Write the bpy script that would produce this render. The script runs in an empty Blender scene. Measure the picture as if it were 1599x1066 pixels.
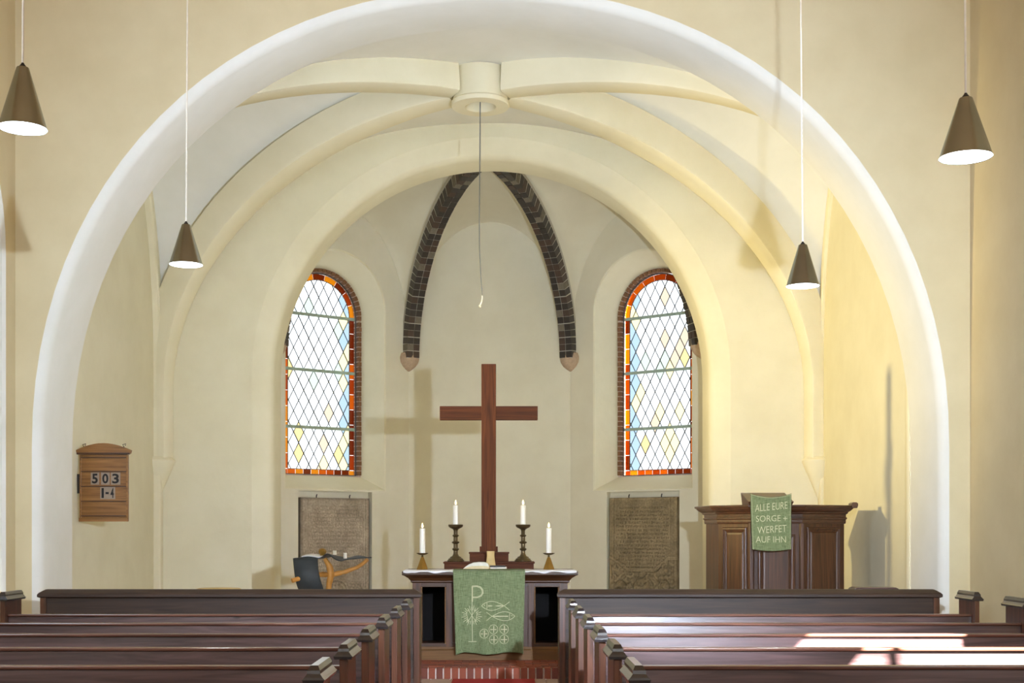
import bpy, math, random
from mathutils import Vector, Matrix, noise
from mathutils.geometry import tessellate_polygon
random.seed(7)
C = bpy.context.scene.collection
S = bpy.context.scene
PI = math.pi
F = 2000.0
VX, VY = 785.0, 829.0
EYE = 1.55

def srgb(r, g, b):
    f = lambda c: (c / 255 / 12.92) if c / 255 <= .04045 else ((c / 255 + .055) / 1.055) ** 2.4
    return (f(r), f(g), f(b), 1.0)

# ------------------------------------------------------------------ camera
cam = bpy.data.cameras.new('camera')
cam.sensor_width = 36; cam.lens = 36 * F / 1599
cam.shift_x = (799.5 - VX) / 1599; cam.shift_y = (VY - 533) / 1599
cam.clip_end = 200
camo = bpy.data.objects.new('camera', cam); C.objects.link(camo)
camo.location = (0, 0, EYE); camo.rotation_euler = (PI / 2, 0, 0)
S.camera = camo

# ------------------------------------------------------------------ world, sun, area lights, exposure
S.view_settings.view_transform = 'Standard'; S.view_settings.look = 'None'
S.view_settings.gamma = 1; S.view_settings.use_curve_mapping = False
S.view_settings.exposure = -0.38
w = bpy.data.worlds.new('sky'); S.world = w; w.use_nodes = True
wb = w.node_tree.nodes['Background']; wb.inputs[0].default_value = (.93, .97, 1.0, 1); wb.inputs[1].default_value = 2.7
S.cycles.use_denoising = True
S.cycles.max_bounces = 10; S.cycles.diffuse_bounces = 6; S.cycles.glossy_bounces = 3
S.cycles.transparent_max_bounces = 12
S.cycles.caustics_reflective = False; S.cycles.caustics_refractive = False
S.cycles.sample_clamp_indirect = 6

def light(name, kind, loc, energy, color, direction=None, size=None, size_y=None, radius=None, angle=None, spot=None):
    l = bpy.data.lights.new(name, kind); l.energy = energy; l.color = color
    if kind == 'AREA':
        l.shape = 'RECTANGLE'; l.size = size; l.size_y = size_y
    if radius is not None: l.shadow_soft_size = radius
    if angle is not None: l.angle = angle
    if spot is not None: l.spot_size, l.spot_blend = spot
    o = bpy.data.objects.new(name, l); C.objects.link(o); o.location = loc
    if direction: o.rotation_euler = Vector(direction).to_track_quat('-Z', 'Z').to_euler()
    return o
light('sun', 'SUN', (30, -20, 40), 260.0, (1, .97, .92), (-1, .7, -1.0), angle=math.radians(.6))
# area lights for daylight of unseen side windows; the west one is added fill
light('left_nave_window_light', 'AREA', (-4.95, 7.6, 3.6), 240, (.62, .80, 1), (1, .35, -.2), size=1.5, size_y=2.8)
light('left_back_window_light', 'AREA', (-4.95, 2.0, 3.9), 190, (.90, .95, 1), (1, .5, 0), size=3.2, size_y=3.4)
light('right_back_window_light', 'AREA', (4.75, 2.0, 3.9), 230, (.88, .95, 1), (-1, .6, 0), size=3.2, size_y=3.4)
light('west_fill_light', 'AREA', (0, -3.8, 4.6), 350, (.95, .98, 1), (0, 1, 0), size=4.0, size_y=3.5)
# unseen light source beside the aisle, placed to throw the crisp shadow of the cross
light('cross_key_light', 'SPOT', (1.53, 5.0, 2.32), 3600, (.73, .84, 1), (-2.2, 15, 1.6), radius=.05, spot=(math.radians(84), .7))
# warm fill spots added to brighten chancel, vault and apse, without fixtures
light('chancel_fill_light', 'SPOT', (-4.86, 14.6, 3.5), 3300, (1, .79, .34), (9.4, 2.0, .7), radius=.1, spot=(math.radians(56), 1))
light('vault_fill_light_right', 'SPOT', (1.6, 14.0, .3), 110, (1, .92, .66), (.3, 1.6, 4.0), radius=.3, spot=(math.radians(120), .9))
light('vault_fill_light_left', 'SPOT', (-2.6, 14.0, .3), 100, (1, .93, .72), (-.2, 1.6, 4.0), radius=.3, spot=(math.radians(120), .9))
light('apse_fill_light', 'SPOT', (-.2, 15.8, .3), 210, (1, .90, .50), (0, 3.2, 4.0), radius=.3, spot=(math.radians(120), .9))

# ------------------------------------------------------------------ materials
def newmat(name):
    m = bpy.data.materials.new(name); m.use_nodes = True
    return m, m.node_tree.nodes, m.node_tree.links, m.node_tree.nodes['Principled BSDF']

def plaster(name, col, col2=None, bump=.25, rough=.9, scale=1.2):
    m, N, L, P = newmat(name)
    col2 = col2 or tuple(c * .93 for c in col[:3]) + (1,)
    tc = N.new('ShaderNodeTexCoord'); n1 = N.new('ShaderNodeTexNoise'); n1.inputs['Scale'].default_value = scale
    n1.inputs['Detail'].default_value = 6; n1.inputs['Roughness'].default_value = .6
    L.new(tc.outputs['Object'], n1.inputs['Vector'])
    mx = N.new('ShaderNodeMix'); mx.data_type = 'RGBA'
    mx.inputs[6].default_value = col; mx.inputs[7].default_value = col2
    r = N.new('ShaderNodeMapRange'); r.inputs[1].default_value = .35; r.inputs[2].default_value = .7
    L.new(n1.outputs[0], r.inputs[0]); L.new(r.outputs[0], mx.inputs[0]); L.new(mx.outputs[2], P.inputs['Base Color'])
    P.inputs['Roughness'].default_value = rough
    n2 = N.new('ShaderNodeTexNoise'); n2.inputs['Scale'].default_value = 3.2; n2.inputs['Detail'].default_value = 8
    L.new(tc.outputs['Object'], n2.inputs['Vector'])
    b = N.new('ShaderNodeBump'); b.inputs['Strength'].default_value = bump; b.inputs['Distance'].default_value = .03
    L.new(n2.outputs[0], b.inputs['Height']); L.new(b.outputs[0], P.inputs['Normal'])
    return m

def wood(name, c1, c2, axis='X', rough=.35, coat=.3, scale=1.0, knots=False):
    m, N, L, P = newmat(name)
    tc = N.new('ShaderNodeTexCoord'); mp = N.new('ShaderNodeMapping')
    sc = {'X': (.5, 9, 9), 'Y': (9, .5, 9), 'Z': (9, 9, .5)}[axis]
    mp.inputs['Scale'].default_value = [s * scale for s in sc]
    oi = N.new('ShaderNodeObjectInfo'); cmb = N.new('ShaderNodeVectorMath'); cmb.operation = 'SCALE'
    cmb.inputs[0].default_value = (17, 31, 23)
    L.new(oi.outputs['Random'], cmb.inputs['Scale']); L.new(cmb.outputs[0], mp.inputs['Location'])
    L.new(tc.outputs['Object'], mp.inputs['Vector'])
    n = N.new('ShaderNodeTexNoise'); n.inputs['Scale'].default_value = 2.2; n.inputs['Detail'].default_value = 8
    n.inputs['Distortion'].default_value = 1.4
    L.new(mp.outputs[0], n.inputs['Vector'])
    cr = N.new('ShaderNodeValToRGB'); cr.color_ramp.elements[0].position = .3; cr.color_ramp.elements[1].position = .72
    cr.color_ramp.elements[0].color = c1; cr.color_ramp.elements[1].color = c2
    L.new(n.outputs[0], cr.inputs[0])
    out = cr.outputs[0]
    if knots:
        v = N.new('ShaderNodeTexVoronoi'); v.inputs['Scale'].default_value = 1.6
        mp2 = N.new('ShaderNodeMapping'); mp2.inputs['Scale'].default_value = (1, 2.5, 2.5) if axis == 'X' else (2.5, 2.5, 1)
        L.new(cmb.outputs[0], mp2.inputs['Location'])
        L.new(tc.outputs['Object'], mp2.inputs['Vector']); L.new(mp2.outputs[0], v.inputs['Vector'])
        r = N.new('ShaderNodeMapRange'); r.inputs[1].default_value = .03; r.inputs[2].default_value = .075
        L.new(v.outputs['Distance'], r.inputs[0])
        mx = N.new('ShaderNodeMix'); mx.data_type = 'RGBA'; mx.inputs[6].default_value = tuple(c * .35 for c in c1[:3]) + (1,)
        L.new(r.outputs[0], mx.inputs[0]); L.new(out, mx.inputs[7]); out = mx.outputs[2]
    L.new(out, P.inputs['Base Color'])
    P.inputs['Roughness'].default_value = rough
    P.inputs['Coat Weight'].default_value = coat; P.inputs['Coat Roughness'].default_value = .3
    b = N.new('ShaderNodeBump'); b.inputs['Strength'].default_value = .25; b.inputs['Distance'].default_value = .004
    L.new(n.outputs[0], b.inputs['Height']); L.new(b.outputs[0], P.inputs['Normal'])
    return m

def plain(name, col, rough=.6, metal=0.0, nscale=20, var=.25, bump=.1, spec=.5):
    m, N, L, P = newmat(name)
    tc = N.new('ShaderNodeTexCoord'); n = N.new('ShaderNodeTexNoise'); n.inputs['Scale'].default_value = nscale
    n.inputs['Detail'].default_value = 5
    L.new(tc.outputs['Object'], n.inputs['Vector'])
    mx = N.new('ShaderNodeMix'); mx.data_type = 'RGBA'; mx.inputs[6].default_value = tuple(c * (1 - var) for c in col[:3]) + (1,)
    mx.inputs[7].default_value = tuple(min(1, c * (1 + var * .6)) for c in col[:3]) + (1,)
    L.new(n.outputs[0], mx.inputs[0]); L.new(mx.outputs[2], P.inputs['Base Color'])
    P.inputs['Roughness'].default_value = rough; P.inputs['Metallic'].default_value = metal
    P.inputs['Specular IOR Level'].default_value = spec
    b = N.new('ShaderNodeBump'); b.inputs['Strength'].default_value = bump; b.inputs['Distance'].default_value = .004
    L.new(n.outputs[0], b.inputs['Height']); L.new(b.outputs[0], P.inputs['Normal'])
    return m

def fabric(name, col, col2, scale=260):
    m, N, L, P = newmat(name)
    tc = N.new('ShaderNodeTexCoord')
    outs = []
    for sc in ((scale, scale, 14), (14, scale, scale)):
        mp = N.new('ShaderNodeMapping'); mp.inputs['Scale'].default_value = sc
        n = N.new('ShaderNodeTexNoise'); n.inputs['Scale'].default_value = 1; n.inputs['Detail'].default_value = 3
        L.new(tc.outputs['Object'], mp.inputs['Vector']); L.new(mp.outputs[0], n.inputs['Vector']); outs.append(n.outputs[0])
    a = N.new('ShaderNodeMath'); a.operation = 'ADD'; L.new(outs[0], a.inputs[0]); L.new(outs[1], a.inputs[1])
    r = N.new('ShaderNodeMapRange'); r.inputs[1].default_value = .75; r.inputs[2].default_value = 1.25
    L.new(a.outputs[0], r.inputs[0])
    mx = N.new('ShaderNodeMix'); mx.data_type = 'RGBA'; mx.inputs[6].default_value = col; mx.inputs[7].default_value = col2
    L.new(r.outputs[0], mx.inputs[0]); L.new(mx.outputs[2], P.inputs['Base Color'])
    P.inputs['Roughness'].default_value = .95; P.inputs['Specular IOR Level'].default_value = .1
    b = N.new('ShaderNodeBump'); b.inputs['Strength'].default_value = .3; b.inputs['Distance'].default_value = .002
    L.new(a.outputs[0], b.inputs['Height']); L.new(b.outputs[0], P.inputs['Normal'])
    return m

def emis(name, col, strength):
    m, N, L, P = newmat(name)
    P.inputs['Base Color'].default_value = col
    P.inputs['Emission Color'].default_value = col; P.inputs['Emission Strength'].default_value = strength
    return m

def pane_mat(name, col, transl=.25):
    m, N, L, P = newmat(name)
    N.remove(P)
    out = N['Material Output']
    t = N.new('ShaderNodeBsdfTransparent'); t.inputs[0].default_value = col
    d = N.new('ShaderNodeBsdfTranslucent'); d.inputs[0].default_value = col
    g = N.new('ShaderNodeBsdfGlossy'); g.inputs['Roughness'].default_value = .15; g.inputs[0].default_value = (.9, .9, .9, 1)
    tc = N.new('ShaderNodeTexCoord'); n = N.new('ShaderNodeTexNoise'); n.inputs['Scale'].default_value = 30
    L.new(tc.outputs['Object'], n.inputs['Vector'])
    b = N.new('ShaderNodeBump'); b.inputs['Strength'].default_value = .2; L.new(n.outputs[0], b.inputs['Height']); L.new(b.outputs[0], g.inputs['Normal'])
    m1 = N.new('ShaderNodeMixShader'); m1.inputs[0].default_value = transl
    L.new(t.outputs[0], m1.inputs[1]); L.new(d.outputs[0], m1.inputs[2])
    m2 = N.new('ShaderNodeMixShader'); m2.inputs[0].default_value = .04
    L.new(m1.outputs[0], m2.inputs[1]); L.new(g.outputs[0], m2.inputs[2]); L.new(m2.outputs[0], out.inputs[0])
    return m

M = {}
M['cream'] = plaster('cream_plaster', srgb(228, 215, 178), srgb(219, 205, 166), bump=.12)
M['white'] = plaster('white_plaster', srgb(240, 240, 234), srgb(232, 232, 224), bump=.15)
M['chancel'] = plaster('chancel_plaster', srgb(236, 231, 206), srgb(227, 221, 194), bump=.3)
M['apse'] = plaster('apse_plaster', srgb(230, 225, 204), srgb(221, 215, 192), bump=.2)
M['rib'] = plaster('rib_plaster', srgb(240, 234, 208), srgb(232, 225, 196), bump=.2)
M['pew'] = wood('pew_wood', srgb(56, 38, 38), srgb(102, 76, 76), 'X', .26, .6, knots=True)
M['pew_front'] = wood('front_panel_wood', srgb(40, 27, 20), srgb(66, 47, 36), 'X', .55, .04, knots=True)
M['pew_z'] = wood('pew_end_wood', srgb(52, 28, 18), srgb(108, 66, 44), 'Z', .34, .35)
M['pew_cap'] = wood('pew_cap_wood', srgb(22, 18, 20), srgb(40, 32, 34), 'Y', .2, .9)
M['pew_rail'] = wood('pew_rail_wood', srgb(70, 40, 32), srgb(120, 78, 62), 'X', .22, .6)
M['altar'] = wood('altar_wood', srgb(48, 28, 12), srgb(88, 54, 24), 'X', .5, .1)
M['altar_z'] = wood('altar_post_wood', srgb(54, 30, 12), srgb(98, 58, 26), 'Z', .5, .1)
M['plinth'] = wood('plinth_wood', srgb(96, 64, 24), srgb(130, 88, 38), 'X', .6, .0)
M['cross'] = wood('cross_wood', srgb(70, 34, 14), srgb(116, 62, 28), 'Z', .85, 0)
M['cross_x'] = wood('crossbeam_wood', srgb(64, 30, 12), srgb(106, 56, 26), 'X', .85, 0)
M['pulpit'] = wood('pulpit_wood', srgb(50, 28, 16), srgb(96, 60, 36), 'Z', .42, .12)
M['pulpit_x'] = wood('pulpit_moulding_wood', srgb(48, 28, 18), srgb(94, 58, 38), 'X', .34, .35)
M['oak'] = wood('board_wood', srgb(112, 74, 36), srgb(158, 112, 60), 'X', .45, .15)
M['dark'] = plain('compartment_shade', srgb(8, 6, 6), .9)  # shade inside the altar compartments, put into a near-black colour
M['black'] = plain('black_paint', srgb(20, 18, 20), .5)
M['tile'] = plain('number_card', srgb(158, 142, 126), .8)
M['brick'] = plain('floor_brick', srgb(150, 78, 54), .8, nscale=14, var=.3, bump=.3)
M['brick2'] = plain('floor_brick_dark', srgb(122, 66, 52), .8, nscale=14, var=.3, bump=.3)
M['mortar'] = plain('mortar', srgb(214, 198, 186), .95, nscale=40)
M['gbrick'] = plain('dark_rib_brick', srgb(52, 46, 44), .45, nscale=30, var=.5, bump=.4)
M['gbrick2'] = plain('brown_rib_brick', srgb(74, 58, 50), .5, nscale=30, var=.5, bump=.4)
M['gbrick3'] = plain('worn_rib_brick', srgb(120, 112, 98), .8, nscale=30, var=.5, bump=.4)
M['rmortar'] = plain('rib_mortar', srgb(190, 186, 172), .95, nscale=60)
M['wbrick'] = plain('window_brick', srgb(134, 96, 66), .8, nscale=20, var=.5, bump=.4)
M['corbel'] = plain('corbel_stone', srgb(196, 172, 148), .95, nscale=26, var=.3, bump=.8)
M['lead'] = plain('lead_came', srgb(96, 100, 104), .5, metal=.4)
M['bar'] = plain('glazing_bar_paint', srgb(170, 190, 180), .7)
M['floor'] = plain('chancel_floor', srgb(150, 100, 80), .8, nscale=6)
M['navefloor'] = plain('nave_floor', srgb(178, 150, 134), .7, nscale=6)
M['carpet'] = fabric('red_carpet', srgb(136, 44, 44), srgb(168, 62, 58), 120)
M['green'] = fabric('green_cloth', srgb(98, 112, 76), srgb(144, 156, 118))
M['linen'] = fabric('white_linen', srgb(226, 226, 228), srgb(244, 244, 246))
M['thread'] = plain('cream_thread', srgb(208, 206, 168), .9, nscale=90)
M['wax'] = plain('candle_wax', srgb(248, 244, 230), .5, nscale=10, var=.02)
M['flame'] = emis('flame', (1, .72, .32, 1), 9)
M['wick'] = plain('wick', srgb(30, 25, 20), .9)
M['bronze'] = plain('aged_bronze', srgb(112, 98, 72), .38, metal=.85, nscale=30, var=.4)
M['brass'] = plain('dull_brass', srgb(158, 122, 58), .38, metal=.75, nscale=20, var=.3)
M['book'] = plain('cream_book_cover', srgb(224, 206, 160), .6)
M['page'] = plain('paper', srgb(232, 228, 214), .8)
M['black_book'] = plain('black_book_cover', srgb(38, 38, 42), .4)
M['vase'] = plain('pale_wood_vase', srgb(212, 182, 120), .6, nscale=12)
M['steel'] = plain('brushed_metal_shade', srgb(170, 176, 172), .26, metal=1, nscale=6, var=.25, bump=.05)
M['cord'] = plain('white_cord', srgb(236, 226, 208), .6)
M['wire'] = plain('grey_wire', srgb(108, 112, 112), .5)
M['lampglow'] = emis('lamp_glow', (.88, .96, 1, 1), 9)
M['branch'] = plain('peeled_branch', srgb(196, 138, 62), .55, nscale=14, var=.35, bump=.5)
M['slate'] = plain('dark_slate_sheet', srgb(44, 50, 54), .6, nscale=9, var=.5, bump=.3)
M['ceilwood'] = wood('ceiling_boards', srgb(190, 158, 112), srgb(214, 184, 140), 'Y', .6, 0)
M['iron'] = plain('iron_hook', srgb(50, 46, 44), .6)

def stone_mat(name, c1, c2, c3):
    m, N, L, P = newmat(name)
    tc = N.new('ShaderNodeTexCoord')
    n = N.new('ShaderNodeTexNoise'); n.inputs['Scale'].default_value = 2.3; n.inputs['Detail'].default_value = 9; n.inputs['Roughness'].default_value = .7
    L.new(tc.outputs['Object'], n.inputs['Vector'])
    cr = N.new('ShaderNodeValToRGB'); e = cr.color_ramp.elements; e[0].position = .32; e[0].color = c1; e[1].position = .7; e[1].color = c3
    k = e.new(.5); k.color = c2
    L.new(n.outputs[0], cr.inputs[0]); P.inputs['Roughness'].default_value = .95
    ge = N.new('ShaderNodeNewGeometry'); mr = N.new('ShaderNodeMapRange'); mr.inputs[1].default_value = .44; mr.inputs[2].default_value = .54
    mr.inputs[3].default_value = .45; mr.inputs[4].default_value = 1.25  # relief shade put into the colour: hollows darker, ridges lighter
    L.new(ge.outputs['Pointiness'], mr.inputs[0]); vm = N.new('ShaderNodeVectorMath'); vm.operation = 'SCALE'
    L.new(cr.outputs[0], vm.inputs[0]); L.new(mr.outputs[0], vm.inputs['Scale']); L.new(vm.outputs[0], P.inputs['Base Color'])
    n2 = N.new('ShaderNodeTexNoise'); n2.inputs['Scale'].default_value = 45; n2.inputs['Detail'].default_value = 6
    L.new(tc.outputs['Object'], n2.inputs['Vector'])
    b = N.new('ShaderNodeBump'); b.inputs['Strength'].default_value = .7; b.inputs['Distance'].default_value = .008
    L.new(n2.outputs[0], b.inputs['Height']); L.new(b.outputs[0], P.inputs['Normal'])
    return m
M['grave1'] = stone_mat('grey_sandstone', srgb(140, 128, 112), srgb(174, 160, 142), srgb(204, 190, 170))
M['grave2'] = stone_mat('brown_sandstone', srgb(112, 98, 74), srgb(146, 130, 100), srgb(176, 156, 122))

# ------------------------------------------------------------------ mesh helpers
class G:
    def __init__(s): s.v = []; s.f = []
    def add(s, v, f):
        o = len(s.v); s.v += [tuple(p) for p in v]; s.f += [tuple(i + o for i in q) for q in f]; return s
    def box(s, x0, x1, y0, y1, z0, z1):
        return s.add([(x0, y0, z0), (x1, y0, z0), (x1, y1, z0), (x0, y1, z0), (x0, y0, z1), (x1, y0, z1), (x1, y1, z1), (x0, y1, z1)],
                     [(3, 2, 1, 0), (4, 5, 6, 7), (0, 1, 5, 4), (1, 2, 6, 5), (2, 3, 7, 6), (3, 0, 4, 7)])
    def loft(s, rings, caps=True, closed=True):
        n = len(rings[0]); v = [p for r in rings for p in r]; f = []
        for i in range(len(rings) - 1):
            for j in range(n if closed else n - 1):
                a = i * n + j; b = i * n + (j + 1) % n
                f.append((a, b, b + n, a + n))
        if caps and closed:
            f.append(tuple(reversed(range(n)))); f.append(tuple((len(rings) - 1) * n + j for j in range(n)))
        return s.add(v, f)
    def lathe(s, prof, cx=0, cy=0, cz=0, n=20):
        return s.loft([[(cx + r * math.cos(2 * PI * j / n), cy + r * math.sin(2 * PI * j / n), cz + z) for j in range(n)] for r, z in prof])
    def tube(s, pts, rad, n=8):
        pts = [Vector(p) for p in pts]; rings = []
        up = Vector((0, 0, 1))
        for i, p in enumerate(pts):
            t = (pts[min(i + 1, len(pts) - 1)] - pts[max(i - 1, 0)]).normalized()
            r = rad[i] if isinstance(rad, (list, tuple)) else rad
            a = t.cross(Vector((0, 1, 0)) if abs(t.y) < .9 else Vector((1, 0, 0))).normalized(); b = t.cross(a).normalized()
            rings.append([tuple(p + a * (r * math.cos(2 * PI * j / n)) + b * (r * math.sin(2 * PI * j / n))) for j in range(n)])
        return s.loft(rings)
    def grid(s, nu, nv, fn):
        v = [fn(i / nu, j / nv) for j in range(nv + 1) for i in range(nu + 1)]
        f = [(j * (nu + 1) + i, j * (nu + 1) + i + 1, (j + 1) * (nu + 1) + i + 1, (j + 1) * (nu + 1) + i) for j in range(nv) for i in range(nu)]
        return s.add(v, f)
    def poly(s, outer, holes, fn):
        """planar polygon with holes; fn maps 2D to 3D"""
        loops = [[Vector((p[0], p[1], 0)) for p in outer]] + [[Vector((p[0], p[1], 0)) for p in h] for h in holes]
        tris = tessellate_polygon(loops)
        flat = [p for l in loops for p in l]
        return s.add([fn(p.x, p.y) for p in flat], [tuple(t) for t in tris])

def obj(name, g, mat, parent=None, smooth=False, bevel=0, solid=0, loc=None, auto=None):
    me = bpy.data.meshes.new(name); me.from_pydata(g.v, [], g.f); me.update()
    me.materials.append(M[mat] if isinstance(mat, str) else mat)
    o = bpy.data.objects.new(name, me); C.objects.link(o)
    if parent: o.parent = parent
    if loc: o.location = loc
    if smooth:
        for p in me.polygons: p.use_smooth = True
        if auto is not None:
            me.set_sharp_from_angle(angle=math.radians(auto))
    if solid:
        md = o.modifiers.new('solid', 'SOLIDIFY'); md.thickness = solid; md.offset = 0
    if bevel:
        md = o.modifiers.new('bevel', 'BEVEL'); md.width = bevel; md.segments = 2; md.limit_method = 'ANGLE'; md.angle_limit = math.radians(40)
    return o

def fixn(o):
    import bmesh
    bm = bmesh.new(); bm.from_mesh(o.data); bmesh.ops.recalc_face_normals(bm, faces=bm.faces); bm.to_mesh(o.data); bm.free(); return o

def tag(o, label, cat, group=None, kind=None):
    o['label'] = label
    if cat: o['category'] = cat
    if group: o['group'] = group
    if kind: o['kind'] = kind
    return o
def thing(name, label, cat, loc, group=None):
    o = bpy.data.objects.new(name, None); C.objects.link(o); o.location = loc; o.empty_display_size = .2
    return tag(o, label, cat, group)
def struct(name, g, mat, label, cat='wall', **k):
    return tag(obj(name, g, mat, **k), label, cat, kind='structure')
def copy_tree(o, parent=None):
    c = o.copy(); C.objects.link(c)
    if parent: c.parent = parent
    for ch in list(o.children): copy_tree(ch, c)
    return c

def arch_pts(cx, R, zs, H, z0, n=2.0, N=48):
    p = [(cx - R, z0)]
    for i in range(N + 1):
        a = PI - PI * i / N
        c, s = math.cos(a), math.sin(a)
        p.append((cx + R * math.copysign(abs(c) ** (2 / n), c), zs + H * abs(s) ** (2 / n)))
    p.append((cx + R, z0))
    return p

# ------------------------------------------------------------------ arch walls
def arch_wall(name, label, x0, x1, z1, z0, cx, sections, zs, n, mat, soffit_mat, soffit_label, y_back):
    """sections: (y, R, H)"""
    g = G()
    a = arch_pts(cx, sections[0][1], zs, sections[0][2], z0, n)
    y = sections[0][0]
    g.poly([(x0, z0)] + a + [(x1, z0), (x1, z1), (x0, z1)], [], lambda u, v: (u, y, v))
    a = arch_pts(cx, sections[-1][1], zs, sections[-1][2], z0, n)
    g.poly([(x0, z0)] + a + [(x1, z0), (x1, z1), (x0, z1)], [], lambda u, v: (u, y_back, v))
    wobj = struct(name, g, mat, label)
    s = G()
    s.loft([[(p[0], yy, p[1]) for p in arch_pts(cx, R, zs, H, z0, n)] for yy, R, H in sections], caps=False, closed=False)
    so = obj('arch_soffit', s, soffit_mat, wobj, smooth=True); so['label'] = soffit_label
    return wobj
R1 = 4.70
arch_wall('wall_nave_end', 'cream plastered nave end wall pierced by the large round chancel arch', -5.4, 4.95, 8.3, 0, -.127,
          [(13.40, R1 + .10, 4.71 + .10), (13.415, R1 + .055, 4.71 + .055), (13.45, R1 + .02, 4.71 + .02), (13.50, R1, 4.71), (14.36, R1, 4.76)],
          2.42, 2.12, 'cream', 'white', 'smooth white underside of the large arch', 14.36)
R2 = 3.16
arch_wall('wall_chancel_end', 'pale plastered wall around the inner round apse arch', -5.1, 4.7, 8.3, .12, -.166,
          [(18.50, R2 + .30, R2 + .30), (18.515, R2 + .26, R2 + .27), (18.56, R2 + .07, R2 + .09), (18.60, R2 + .02, R2 + .03), (18.68, R2, R2), (19.20, R2, R2)],
          3.78, 2.0, 'chancel', 'chancel', 'rounded reveal of the apse arch', 19.2)

# nave side walls
lw = G()
LX = -5.1
def opening(c, hw, z0, zs, N=20): return arch_pts(c, hw, zs, hw, z0, 2, N)
holes = [opening(11.6, 1.55, .9, 4.4)]
lw.poly([(-4, 0), (13.4, 0), (13.4, 8.3), (-4, 8.3)], holes, lambda u, v: (LX, u, v))
wl = struct('wall_left', lw, 'cream', 'cream left side wall of the nave with an arched recess near the corner')
rv = G(); rv.loft([[(LX - d, p[0], p[1]) for p in opening(11.6, 1.55 - e, .9 + e, 4.4)] for d, e in ((0, 0), (.03, .03), (.45, .06))], closed=False, caps=False)
rv.poly(opening(11.6, 1.49, .9, 4.4), [], lambda u, v: (LX - .45, u, v))
obj('recess', rv, 'white', wl, smooth=True, auto=40)
rw = G()
wy, whw = 6.62, 1.0
rwhole = arch_pts(wy, whw, 3.52, .22, 1.6, 2, 20)
rw.poly([(-4, 0), (13.4, 0), (13.4, 8.3), (-4, 8.3)], [rwhole], lambda u, v: (4.89, u, v))
wr = struct('wall_right', rw, 'cream', 'cream right side wall of the nave beyond the pews')
rv = G(); rv.loft([[(4.89 + d, p[0], p[1]) for p in rwhole] for d in (0, .12)], closed=False, caps=False)
obj('window_reveal', rv, 'white', wr, smooth=True, auto=40)
struct('wall_back', G().poly([(LX, 0), (4.89, 0), (4.89, 8.3), (LX, 8.3)], [], lambda u, v: (u, -4, v)), 'cream', 'cream back wall of the nave behind the viewer')
struct('ceiling', G().box(-5.6, 5.1, -4.1, 14.3, 8.3, 8.4), 'ceilwood', 'flat wooden nave ceiling from which the pendant lamps hang', 'ceiling')
struct('floor', G().box(-5.6, 5.1, -4.1, 13.4, -.1, 0), 'navefloor', 'pale tiled nave floor under the pews', 'floor')
fc = struct('floor_chancel', G().box(-5.2, 4.8, 13.5, 22.6, 0, .108), 'mortar', 'raised brick floor of the chancel with a step of upright bricks', 'floor')

# brick step and tread
bm_ = {}
def shared_box(key, sx, sy, sz, mat, bev=.004):
    if key not in bm_:
        g = G().box(-sx / 2, sx / 2, -sy / 2, sy / 2, -sz / 2, sz / 2)
        o = obj('tmp', g, mat, bevel=0)
        bm_[key] = o.data; bpy.data.objects.remove(o)
    return bm_[key]
def piece(name, me, parent, loc, mat3=None):
    o = bpy.data.objects.new(name, me); C.objects.link(o); o.parent = parent
    if mat3 is not None:
        m = mat3.to_4x4(); m.translation = loc; o.matrix_local = m
    else: o.location = loc
    return o
n = 0
x = -4.8
riser = [shared_box('riser%d' % k, .066, .11, .115, 'brick' if k % 2 else 'brick2') for k in range(2)]
struct_g = G().box(-5.2, 4.8, 13.42, 13.5, 0, .108)
mb = obj('step_mortar', struct_g, 'mortar', fc)
x = -1.95
while x < 1.75:
    piece('brick', riser[random.random() < .7], fc, (x + random.uniform(-.002, .002), 13.46 + random.uniform(-.004, .004), .0605))
    x += .0806
tread = [shared_box('tread%d' % k, .163, .112, .03, 'brick' if k % 2 else 'brick2') for k in range(2)]
for r in range(6):
    x = -1.9 + (r % 2) * .085
    while x < 1.7:
        piece('brick', tread[random.random() < .5], fc, (x, 13.575 + r * .12, .109 + random.uniform(-.001, .001)))
        x += .171
# nave floor tiles in the aisle just before the step
tl = shared_box('tile', .192, .192, .02, 'navefloor')
for r in range(5):
    for c in range(10):
        piece('tile', tl, bpy.data.objects['floor'], (-1.05 + c * .2, 13.29 - r * .2, -.004 + random.uniform(0, .002)))
cp = G().box(-.52, .33, 3.0, 13.30, .006, .018)
tag(obj('aisle_carpet', cp, 'carpet', bevel=.004), 'red carpet runner lying in the aisle before the brick step', 'carpet')

# ------------------------------------------------------------------ chancel
CX, CY, BX0, BX1, BY = -.287, 16.43, -5.0, 4.6, 2.07
struct('wall_chancel_left', G().poly([(14.36, .1), (18.5, .1), (18.5, 8), (14.36, 8)], [], lambda u, v: (BX0, u, v)), 'chancel', 'pale grey-green left side wall of the chancel behind the hymn board')
struct('wall_chancel_right', G().poly([(14.36, .1), (18.5, .1), (18.5, 8), (14.36, 8)], [], lambda u, v: (BX1, u, v)), 'chancel', 'yellow-lit right side wall of the chancel beside the pulpit')
def Pw(s): return 3.9 + 3.55 * math.sqrt(max(0, 1 - s * s))
def web(u, v):
    su = math.copysign(math.sin(abs(2 * u - 1) * PI / 2), 2 * u - 1); sv = math.copysign(math.sin(abs(2 * v - 1) * PI / 2), 2 * v - 1)
    a = (BX1 + .02 - CX) if su > 0 else (CX - BX0 + .02)
    X = CX + su * a; Y = CY + sv * (BY + .01)
    z = Pw(min(abs(su), abs(sv)))
    z += .02 * noise.noise(Vector((X * .8, Y * .8, 0)))
    return (X, Y, z)
struct('ceiling_chancel', G().grid(72, 72, web), 'white', 'plastered groin vault over the chancel', 'ceiling', smooth=True)
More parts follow.
